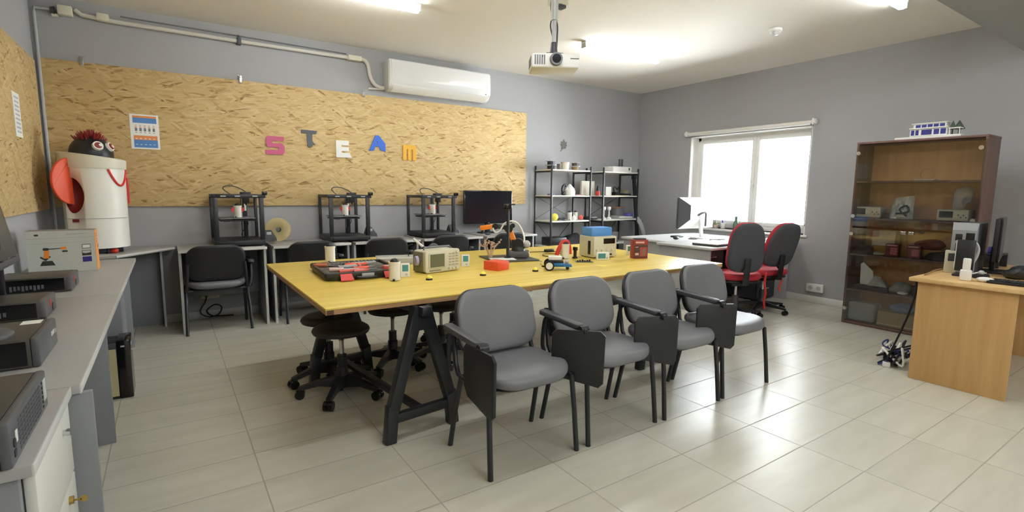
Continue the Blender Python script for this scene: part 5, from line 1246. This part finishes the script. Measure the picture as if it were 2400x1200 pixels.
mb.build('pot', mat('pale_pink_pot', rgb(216, 196, 186), .5), t)
MB().cyl((0, 0, .045), (.0, .02, .24), .006, n=8).build('stick', M_MIDGREY, t)
MB().sph((.0, .01, .062), .026).build('plant', mat('dull_green_leaf', rgb(140, 146, 110), .7), t)

# ================================================================== glass fronted cabinet
cb = thing('glass_cabinet', 'dark walnut cabinet with glass doors against the right wall', 'cabinet', (0, 0, 0))
cx0, cx1, cy0, cy1, CH = 5.84, 6.19, 1.43, 2.435, 1.86
MB().box(cx0, cx1, cy0, cy0+.02, 0, CH-.02, .002).build('side_panel', M_WALNUT, cb)
MB().box(cx0, cx1, cy1-.02, cy1, 0, CH-.02, .002).build('side_panel', M_WALNUT, cb)
MB().box(cx0-.002, cx1, cy0-.002, cy1+.002, CH-.02, CH, .002).build('top_panel', M_WALNUT, cb)
MB().box(cx0, cx1, cy0+.02, cy1-.02, .015, .035, .002).build('bottom_panel', M_WALNUT, cb)
MB().box(cx0+.01, cx0+.025, cy0+.02, cy1-.02, 0, .02).build('plinth', M_WALNUT, cb)
MB().box(cx1-.008, cx1-.002, cy0+.02, cy1-.02, .035, CH-.02).build('back_panel', M_WALNUTIN, cb)
SZ = [.37, .735, 1.105, 1.475]
for z in SZ: MB().box(cx0+.004, cx1-.008, cy0+.02, cy1-.02, z-.018, z, .002).build('shelf', M_WALNUT, cb)
SZ = [z+.0012 for z in SZ]
ymid = (cy0+cy1)/2
for (a, b, z0, z1, ky) in ((cy0+.003, cy1-.003, 1.02, 1.83, 0), (cy0+.003, ymid-.002, .04, 1.0, 1), (ymid+.002, cy1-.003, .04, 1.0, -1)):
    d = MB().box(cx0-.007, cx0-.002, a, b, z0, z1).build('glass_door', M_GLASS, cb, smooth=False)
    if ky == 0:
        for yy in (a+.035, b-.02):
            for zz in (z0+.10, z1-.08): MB().cyl((cx0-.016, yy, zz), (cx0+.01, yy, zz), .019, n=18).build('hinge_cap', M_CHROME, d)
    else:
        yy = a+.02 if ky == 1 else b-.02
        for zz in (z0+.12, z1-.06): MB().cyl((cx0-.016, yy, zz), (cx0+.01, yy, zz), .019, n=18).build('hinge_cap', M_CHROME, d)
        yy = b-.03 if ky == 1 else a+.03
        MB().box(cx0-.022, cx0-.007, yy-.022, yy+.022, z1-.035, z1-.005, .004).build('clip_handle', M_CHROME, d)
# contents
CX = 6.0
def dev(y, z, w, h, d, label, screen):
    t = thing('test_instrument', label, 'instrument', (CX-.02, y, z), 0, 'beige instruments in the cabinet')
    MB().box(-d/2, d/2, -w/2, w/2, .004, h, .008).build('case', M_CREAM, t)
    sw, sx = screen
    MB().box(-d/2-.002, -d/2+.001, w/2-.02-sw, w/2-.02, h*.3, h*.85).build('display', M_DKGREY, t)
    mb = MB()
    for i in range(4): mb.box(-d/2-.004, -d/2+.001, -w/2+.012+i*.018, -w/2+.022+i*.018, h*.3+.02*(i % 2), h*.3+.012+.02*(i % 2), .001)
    mb.build('button', M_MIDGREY, t)
    for y_ in (-w/2+.02, w/2-.02): MB().box(-.05, .05, y_-.008, y_+.008, 0, .006).build('foot', M_RUBBER, t)
dev(2.32, SZ[2], .24, .11, .14, 'small beige instrument with square display at left of third cabinet shelf', (.085, 0))
dev(1.63, SZ[2], .23, .105, .18, 'beige instrument with long display at right of third cabinet shelf', (.10, 0))
def lump(name, loc, sx, sy, sz, m, label, cat, seed, amp=.25, sub=3, group=None):
    t = bmesh.new(); bmesh.ops.create_icosphere(t, subdivisions=sub, radius=1)
    rn = random.Random(seed); dirs = [V((rn.gauss(0, 1), rn.gauss(0, 1), rn.gauss(0, 1))).normalized() for _ in range(14)]; am = [rn.uniform(-1, 1) for _ in dirs]
    for v in t.verts:
        n = v.co.normalized(); s = 1 + amp*sum(a*max(0, n.dot(d))**6 for a, d in zip(am, dirs))
        p = n*s; v.co = V((p.x*sx, p.y*sy, max(-.75, p.z)*sz))
    zmin = min(v.co.z for v in t.verts)
    for v in t.verts: v.co.z -= zmin
    mb = MB(); mb._add(t); o = mb.build(name, m, None, loc, angle=25); tag(o, label, cat, group); return o
M_BAGSILV = mat('silver_bag', rgb(190, 194, 190), .3, metal=.2)
t = thing('component_bag', 'pale plastic bag with cables leaning on third cabinet shelf', 'bag', (CX-.03, 2.05, SZ[2]), 0)
rn = random.Random(5); mb = MB(); nx, nz = 9, 11; fr_, bk_ = [], []
for j in range(nz):
    for i in range(nx):
        u, v_ = i/(nx-1)*2-1, j/(nz-1); th = .034*(1-u*u)**.5*(1-.75*v_)+.002
        yy, zz = u*(.10-.02*v_)-.015*v_, .215*v_*(1-.06*u*(v_ > .9))
        fr_.append((-th+rn.uniform(-.008, .008)+.02*v_, yy, zz)); bk_.append((th+.004+.02*v_, yy, zz))
tq = bmesh.new(); F = [tq.verts.new(p) for p in fr_]; B = [tq.verts.new(p) for p in bk_]
for j in range(nz-1):
    for i in range(nx-1):
        k = j*nx+i; tq.faces.new((F[k], F[k+nx], F[k+nx+1], F[k+1])); tq.faces.new((B[k], B[k+1], B[k+nx+1], B[k+nx]))
    for i in (0, nx-1):
        k = j*nx+i; tq.faces.new((F[k], B[k], B[k+nx], F[k+nx]))
for i in range(nx-1):
    for k in (i, (nz-1)*nx+i): tq.faces.new((F[k], F[k+1], B[k+1], B[k]))
bmesh.ops.recalc_face_normals(tq, faces=tq.faces); mb._add(tq); mb.build('bag', mat('silver_bag', rgb(206, 210, 206), .3), t, angle=15)
MB().tube([(-.035, -.06, .03), (-.04, .0, .09), (-.03, -.05, .13), (-.04, -.07, .07), (-.035, .03, .05)], .008, 8, 5).build('cable', M_DKGREY, t)
lump('component_bag', (CX+.02, 1.60, SZ[2]+.1065), .05, .075, .10, M_FILM, 'clear plastic bag on top of the right cabinet instrument', 'bag', 4, .75)
tag(MB().cyl((0, 0, 0), (0, 0, .05), .03, n=18).build('small_jar', mat('dark_jar', rgb(90, 70, 60), .4), None, (CX-.02, 2.17, SZ[2])), 'small dark jar right of the small cabinet instrument', 'jar')
tag(MB().tube([V((0, .055*math.cos(a), .055+.055*math.sin(a))) for a in [PI*2*k/20-PI/2 for k in range(20)]], .003, 6).build('wire_ring', mat('pale_copper_wire', rgb(196, 150, 120), .4), None, (CX, 1.88, SZ[3])), 'thin wire ring standing on the top cabinet shelf', 'wire')
tag(MB().box(-.05, .05, -.08, .08, 0, .012, .003).build('circuit_strip', M_CREAM, None, (CX-.02, 1.88, SZ[3])), 'cream strip lying under the wire ring on top shelf', 'strip')
tag(MB().box(-.06, .06, -.10, .10, 0, .155, .003).build('printed_box', mat('pale_brown_card', rgb(168, 154, 134), .7), None, (CX+.02, 2.17, SZ[1]+.09)), 'pale brown box behind glass on an amber box', 'box')
tag(MB().box(-.07, .07, -.42, .42, 0, .088, .003).build('storage_tray', mat('amber_brown_tray', rgb(150, 112, 48), .5), None, (CX+.045, 1.97-.04, SZ[1])), 'long amber brown tray at back of second cabinet shelf', 'tray')
lump('component_pile', (CX+.0, 1.80, SZ[1]+.089), .05, .11, .05, mat('dark_red_grey_parts', rgb(110, 60, 54), .6, var=.5, vscale=30), 'red and grey pile of parts on the amber tray', 'parts', 8, .5)
for y, lab in ((2.06, 'dark red small carton on second cabinet shelf, left of two'), (1.885, 'dark red small carton on second cabinet shelf, right of two')):
    t = thing('small_carton', lab, 'carton', (CX-.095, y, SZ[1]), 0, 'dark red cartons in the cabinet')
    MB().box(-.03, .03, -.055, .055, 0, .125, .002).build('box', mat('dark_maroon_card', rgb(104, 44, 46), .5), t)
    MB().box(-.0315, -.029, -.045, .012, .02, .09).build('print_panel', mat('rose_print', rgb(176, 96, 104), .6), t)
    MB().box(-.0315, -.029, -.04, .045, .105, .118).build('title_strip', mat('pale_rose_print', rgb(200, 150, 150), .6), t)
lump('cable_pile', (CX-.08, 1.68, SZ[1]), .07, .13, .055, mat('dark_cable_mix', rgb(54, 52, 54), .6, var=.6, vscale=40), 'dark tangle of cables on second cabinet shelf', 'cables', 11, .6)
lump('component_pile', (CX-.09, 2.32, SZ[1]), .05, .08, .045, mat('brown_black_mix', rgb(84, 62, 52), .6, var=.6, vscale=40), 'brown and black parts at left of second cabinet shelf', 'parts', 21, .6)
lump('component_pile', (CX-.11, 2.18, SZ[1]), .03, .05, .02, mat('pale_green_parts', rgb(150, 160, 130), .6), 'small pale green parts near cartons on second cabinet shelf', 'parts', 22, .6)
# lower shelf
tag(MB().box(-.09, .09, -.15, .15, 0, .045, .006).build('device', M_DKGREY, None, (CX-.03, 2.21, SZ[0])), 'flat dark device at left of first cabinet shelf', 'device')
o = MB().hull([(-.02, -.06, 0), (-.02, .06, 0), (.03, .07, 0), (.03, -.07, 0), (.02, -.03, .14), (.04, .07, .22), (.03, .09, .20), (.0, .07, .02)]).build('folded_paper', M_PAPER, None, (CX-.02, 2.28, SZ[0]+.0455), smooth=False); tag(o, 'folded white paper standing on dark device in cabinet', 'paper')
o = MB().hull([(-.04, -.09, 0), (-.04, .09, 0), (.04, .09, 0), (.04, -.09, 0), (-.03, -.02, .05), (.03, .05, .10), (.03, .0, .09)]).build('folded_paper', M_GREYCARD, None, (CX-.045, 2.17, SZ[0]+.0455), smooth=False); tag(o, 'crumpled pale paper lying on dark device in cabinet', 'paper')
lump('component_bag', (CX-.04, 1.97, SZ[0]), .07, .085, .06, mat('frosted_bag', rgb(150, 152, 150), .35), 'frosted grey bag in middle of first cabinet shelf', 'bag', 31, .4)
tag(MB().box(-.09, .09, -.16, .16, 0, .10, .008).build('device', mat('charcoal_device', rgb(56, 58, 64), .45), None, (CX+.0, 1.72, SZ[0])), 'charcoal device at right of first cabinet shelf', 'device')
tag(MB().sph((0, 0, .014), .045, (.7, 1, .4)).build('computer_mouse', M_WHITE, None, (CX-.11, 1.94, SZ[0]+.004)), 'white mouse before frosted bag on first cabinet shelf', 'mouse')
# bottom
t = thing('component_bag', 'clear bag of blue parts at bottom left of cabinet', 'bag', (CX-.04, 2.28, .0355))
mb = MB(); mb.box(-.09, .09, -.13, .125, .0, .20, .03, 3); mb.build('bag', M_FILM, t)
MB().sph((0, .02, .048), .045, (1.3, 2.0, 1)).build('blue_parts', mat('royal_blue_parts', rgb(64, 72, 170), .5), t)
MB().sph((0, -.05, .115), .04, (1.3, 1.4, .9)).build('tan_parts', mat('tan_parts', rgb(176, 150, 124), .6), t)
t = thing('cardboard_box', 'open cardboard box at bottom of the cabinet', 'box', (CX-.03, 1.96, .0355))
MB().box(-.10, .10, -.165, .165, 0, .15, .003).build('box', M_CARDBOARD, t)
MB().box(-.1015, -.099, -.165, .165, .02, .026).build('tape_line', M_CREAM, t)
lump('component_bag', (CX-.03, 1.95, .187), .08, .11, .055, mat('blue_white_bag', rgb(130, 144, 190), .3), 'blue and white bag on the cardboard box in cabinet', 'bag', 41, .4)
# model building on top
mh = thing('model_building', 'white architectural model with blue windows on top of cabinet', 'model', (6.0, 1.90, CH), 0)
MB().box(-.13, .14, -.27, .23, 0, .022, .002).build('base_board', M_WHITE, mh)
mb = MB(); mb.box(-.06, .06, -.15, .135, .022, .105, .002); mb.box(-.03, .06, -.13, .12, .105, .145, .002); mb.box(-.075, .07, -.155, .14, .098, .107, .002); mb.box(-.04, .07, -.14, .135, .145, .152, .002); mb.build('walls', M_WHITE, mh)
mb = MB()
for (a, b) in ((.10, .125), (.065, .09), (-.035, .045), (-.09, -.05), (-.14, -.10)): mb.box(-.0615, -.0595, a, b, .04, .088)
for i in range(5): mb.box(-.0315, -.0295, -.12+i*.046, -.082+i*.046, .112, .138)
mb.build('windows', M_NAVY, mh, smooth=False)
mb = MB(); mb.box(-.10, -.07, -.24, -.165, .022, .026); mb.box(-.08, -.075, -.245, -.24, .022, .085).box(-.08, -.075, -.175, -.17, .022, .085).box(-.085, .0, -.25, -.165, .08, .088); mb.build('porch', M_WHITE, mh)
for (x, y, r) in ((.02, -.21, .045), (.0, -.17, .03)):
    mb = MB(); mb.cyl((x, y, .022), (x, y, .09), .006, n=8); mb.lathe([(0, .16), (r*.5, .12), (r, .08), (0, .075)], (x, y, .0), 10); mb.build('model_tree', mat('model_tree_green', rgb(74, 86, 74), .8), mh)
MB().box(-.13, -.09, -.05, .10, .022, .026).build('lawn', mat('model_lawn', rgb(180, 190, 160), .8), mh)

# ================================================================== on the beech desk
BZ = .75
pc = thing('computer_tower', 'grey computer tower standing on the beech desk', 'computer', (5.18, 1.31, BZ), math.radians(6))
mb = MB(); mb.box(-.19, .2, -.075, .075, .008, .38, .006); mb.build('case', M_DKGREY, pc)
mb = MB(); mb.hull([(-.19, -.075, .01), (-.19, .075, .01), (-.19, -.075, .385), (-.19, .075, .385), (-.215, -.07, .01), (-.215, .07, .01), (-.215, -.07, .33), (-.215, .07, .33)]); mb.build('front_panel', mat('tower_front_grey', rgb(150, 152, 154), .45), pc, smooth=False)
MB().box(-.218, -.213, -.06, -.01, .06, .31, .002).build('drive_bay', M_BLACKG, pc)
MB().box(-.218, -.213, .01, .05, .25, .30, .002).box(-.218, -.213, .02, .045, .17, .23, .002).build('port_panel', M_BLACK, pc)
for x in (-.15, .15): MB().box(x-.02, x+.02, -.06, .06, 0, .01).build('foot', M_RUBBER, pc)
mo = thing('monitor', 'black monitor seen edge on beside the grey tower', 'monitor', (5.30, 1.155, BZ), math.radians(10))
MB().box(-.24, .24, 0, .03, .10, .42, .006).build('back_case', M_BLACK, mo)
MB().box(-.243, .243, -.012, .002, .095, .425, .004).build('bezel', M_BLACKG, mo)
MB().box(-.225, .225, -.0135, -.0115, .115, .41).build('screen', M_SCREEN, mo, smooth=False)
MB().bar((0, .03, .01), (0, .03, .2), .06, .03, .005).build('stand_neck', M_BLACK, mo)
MB().prism(rrect(.26, .18, .06), 0, .014, bev=.004).build('stand_base', M_BLACK, mo)
sp = thing('display_stand', 'narrow black screen on stand at front of beech desk', 'screen', (4.86, 1.245, BZ), math.radians(10))
MB().prism(rrect(.16, .11, .02), 0, .014, bev=.004).build('stand_base', M_BLACK, sp)
MB().bar((0, 0, .012), (.01, 0, .06), .03, .02, .003).build('neck', M_BLACK, sp)
mb = MB(); mb.box(-.018, .012, -.055, .05, .035, .265, .006, m=rotm('Y', 4)); mb.build('screen_body', M_BLACK, sp)
MB().box(-.0195, -.015, .048, .054, .045, .26, m=rotm('Y', 4)).build('edge_trim', M_LTGREY, sp)
MB().tube([(.02, .03, .24), (.05, -.04, .25), (.06, -.07, .19), (.04, -.05, .10), (.06, .0, .03)], .009, 8, 5).build('cable', M_LTGREY, sp)
t = thing('speaker', 'small white speaker behind the black screen on beech desk', 'speaker', (4.98, 1.355, BZ), math.radians(20))
MB().box(-.03, .03, -.035, .035, 0, .17, .006).build('cabinet', M_CREAM, t)
MB().box(-.032, -.029, -.02, .02, .09, .15, .002).build('grille', M_DKGREY, t)
t = thing('tape_dispenser', 'white upright dispenser at front edge of beech desk', 'dispenser', (4.60, 1.16, BZ), math.radians(15))
MB().box(-.032, .032, -.032, .032, 0, .075, .01).build('base', M_WHITE, t)
MB().box(-.02, .022, -.022, .022, .07, .155, .008).build('column', M_WHITE, t)
MB().box(-.002, .024, -.0245, -.02, .11, .145, .002).build('slot', M_BLACK, t)
kb = thing('keyboard', 'black keyboard at the front right of the beech desk', 'keyboard', (4.66, .93, BZ), math.radians(90))
MB().box(-.16, .115, -.075, .075, 0, .018, .005).build('body', M_BLACK, kb)
mb = MB()
for r_ in range(5):
    for c in range(12): mb.box(-.15+c*.0215, -.132+c*.0215, -.065+r_*.026, -.043+r_*.026, .017, .024, .002)
mb.build('keys', M_BLACKM, kb)
tag(MB().sph((0, 0, .012), .048, (.62, 1, .38)).build('mouse', M_WHITE, None, (4.62, 1.06, BZ+.006), .3), 'white mouse beside black keyboard on beech desk', 'mouse')
lump('handbag', (5.05, .98, BZ), .13, .10, .055, mat('black_leather', rgb(30, 30, 33), .5), 'black soft pouch behind the keyboard on beech desk', 'pouch', 51, .25)
t = thing('webcam', 'small dark webcam base behind the white dispenser', 'webcam', (4.82, 1.13, BZ), 0)
MB().box(-.05, .05, -.04, .04, 0, .03, .01).build('base', M_BLACK, t)
MB().sph((0, 0, .04), .018).build('lens', M_LTGREY, t)
t = thing('desk_organiser', 'black shelf holding blue and white items behind the monitor', 'organiser', (5.70, 1.27, BZ))
MB().box(-.12, .12, -.06, .06, .10, .115, .003).box(-.12, -.105, -.06, .06, 0, .10, .002).box(.105, .12, -.06, .06, 0, .10, .002).build('rack', M_BLACK, t)
MB().box(-.03, .05, -.03, .04, .115, .165, .006).build('blue_box', M_NAVY, t)
MB().cyl((-.06, -.02, .115), (-.06, -.02, .15), .02, n=16).cyl((-.02, 0, .165), (-.02, 0, .21), .012, n=12).build('white_bottle', M_WHITE, t)
t = thing('paper_sheet', 'loose white cables and papers on the beech desk by the stand', 'papers', (4.99, 1.16, BZ))
MB().box(-.05, .06, -.03, .03, 0, .008, .002).tube([(-.06, .05, .012), (.0, .02, .02), (.05, .05, .012), (.08, 0, .012)], .006, 8, 5).build('papers', M_PAPER, t)
# cable hanging at the desk back and tangle on the floor
tag(MB().tube([(5.15, 1.39, .756), (4.95, 1.41, .768), (4.74, 1.40, .762), (4.60, 1.39, .757)], .006, 8, 6).build('cable', mat('tan_cable', rgb(150, 120, 80), .5), None), 'tan cable along the back edge of the beech desk', 'cable')
def tangle(seed, n, c, sx, sy, sz, r, m, label):
    rn = random.Random(seed); pts = []
    for i in range(n): pts.append((c[0]+rn.uniform(-sx, sx), c[1]+rn.uniform(-sy, sy), max(r+.002, min(sz, abs(rn.gauss(0, sz*.6))+r))))
    tag(MB().tube(pts, r, 6, 6).build('cable', m, None), label, 'cable', 'tangled cables on the floor')
tangle(1, 22, (4.72, 1.56), .16, .10, .18, .008, M_RUBBER, 'black tangled cable on the floor beside the beech desk')
tangle(2, 20, (4.70, 1.56), .15, .09, .16, .008, M_PAPER, 'white tangled cable on the floor beside the beech desk')
tangle(3, 14, (4.72, 1.56), .13, .09, .2, .006, M_NAVY, 'navy tangled cable on the floor beside the beech desk')
tag(MB().tube([(4.62, 1.58, .05), (4.62, 1.52, .25), (4.63, 1.47, .45), (4.62, 1.44, .62), (4.60, 1.44, .74)], .007, 8, 6).build('cable', M_RUBBER, None), 'black cable rising from the floor tangle to the beech desk', 'cable')
t = thing('power_strip', 'white power strip in the cable tangle by beech desk', 'power strip', (4.72, 1.62, 0), .4)
MB().box(-.14, .14, -.025, .025, 0, .035, .006).build('body', M_WHITE, t)
for i in range(4): MB().cyl((-.1+i*.065, 0, .034), (-.1+i*.065, 0, .037), .018, n=14).build('outlet', M_LTGREY, t)
for i in (1, 2): MB().box(-.115+i*.065, -.085+i*.065, -.02, .02, .036, .075, .006).build('plug', M_BLACK, t)
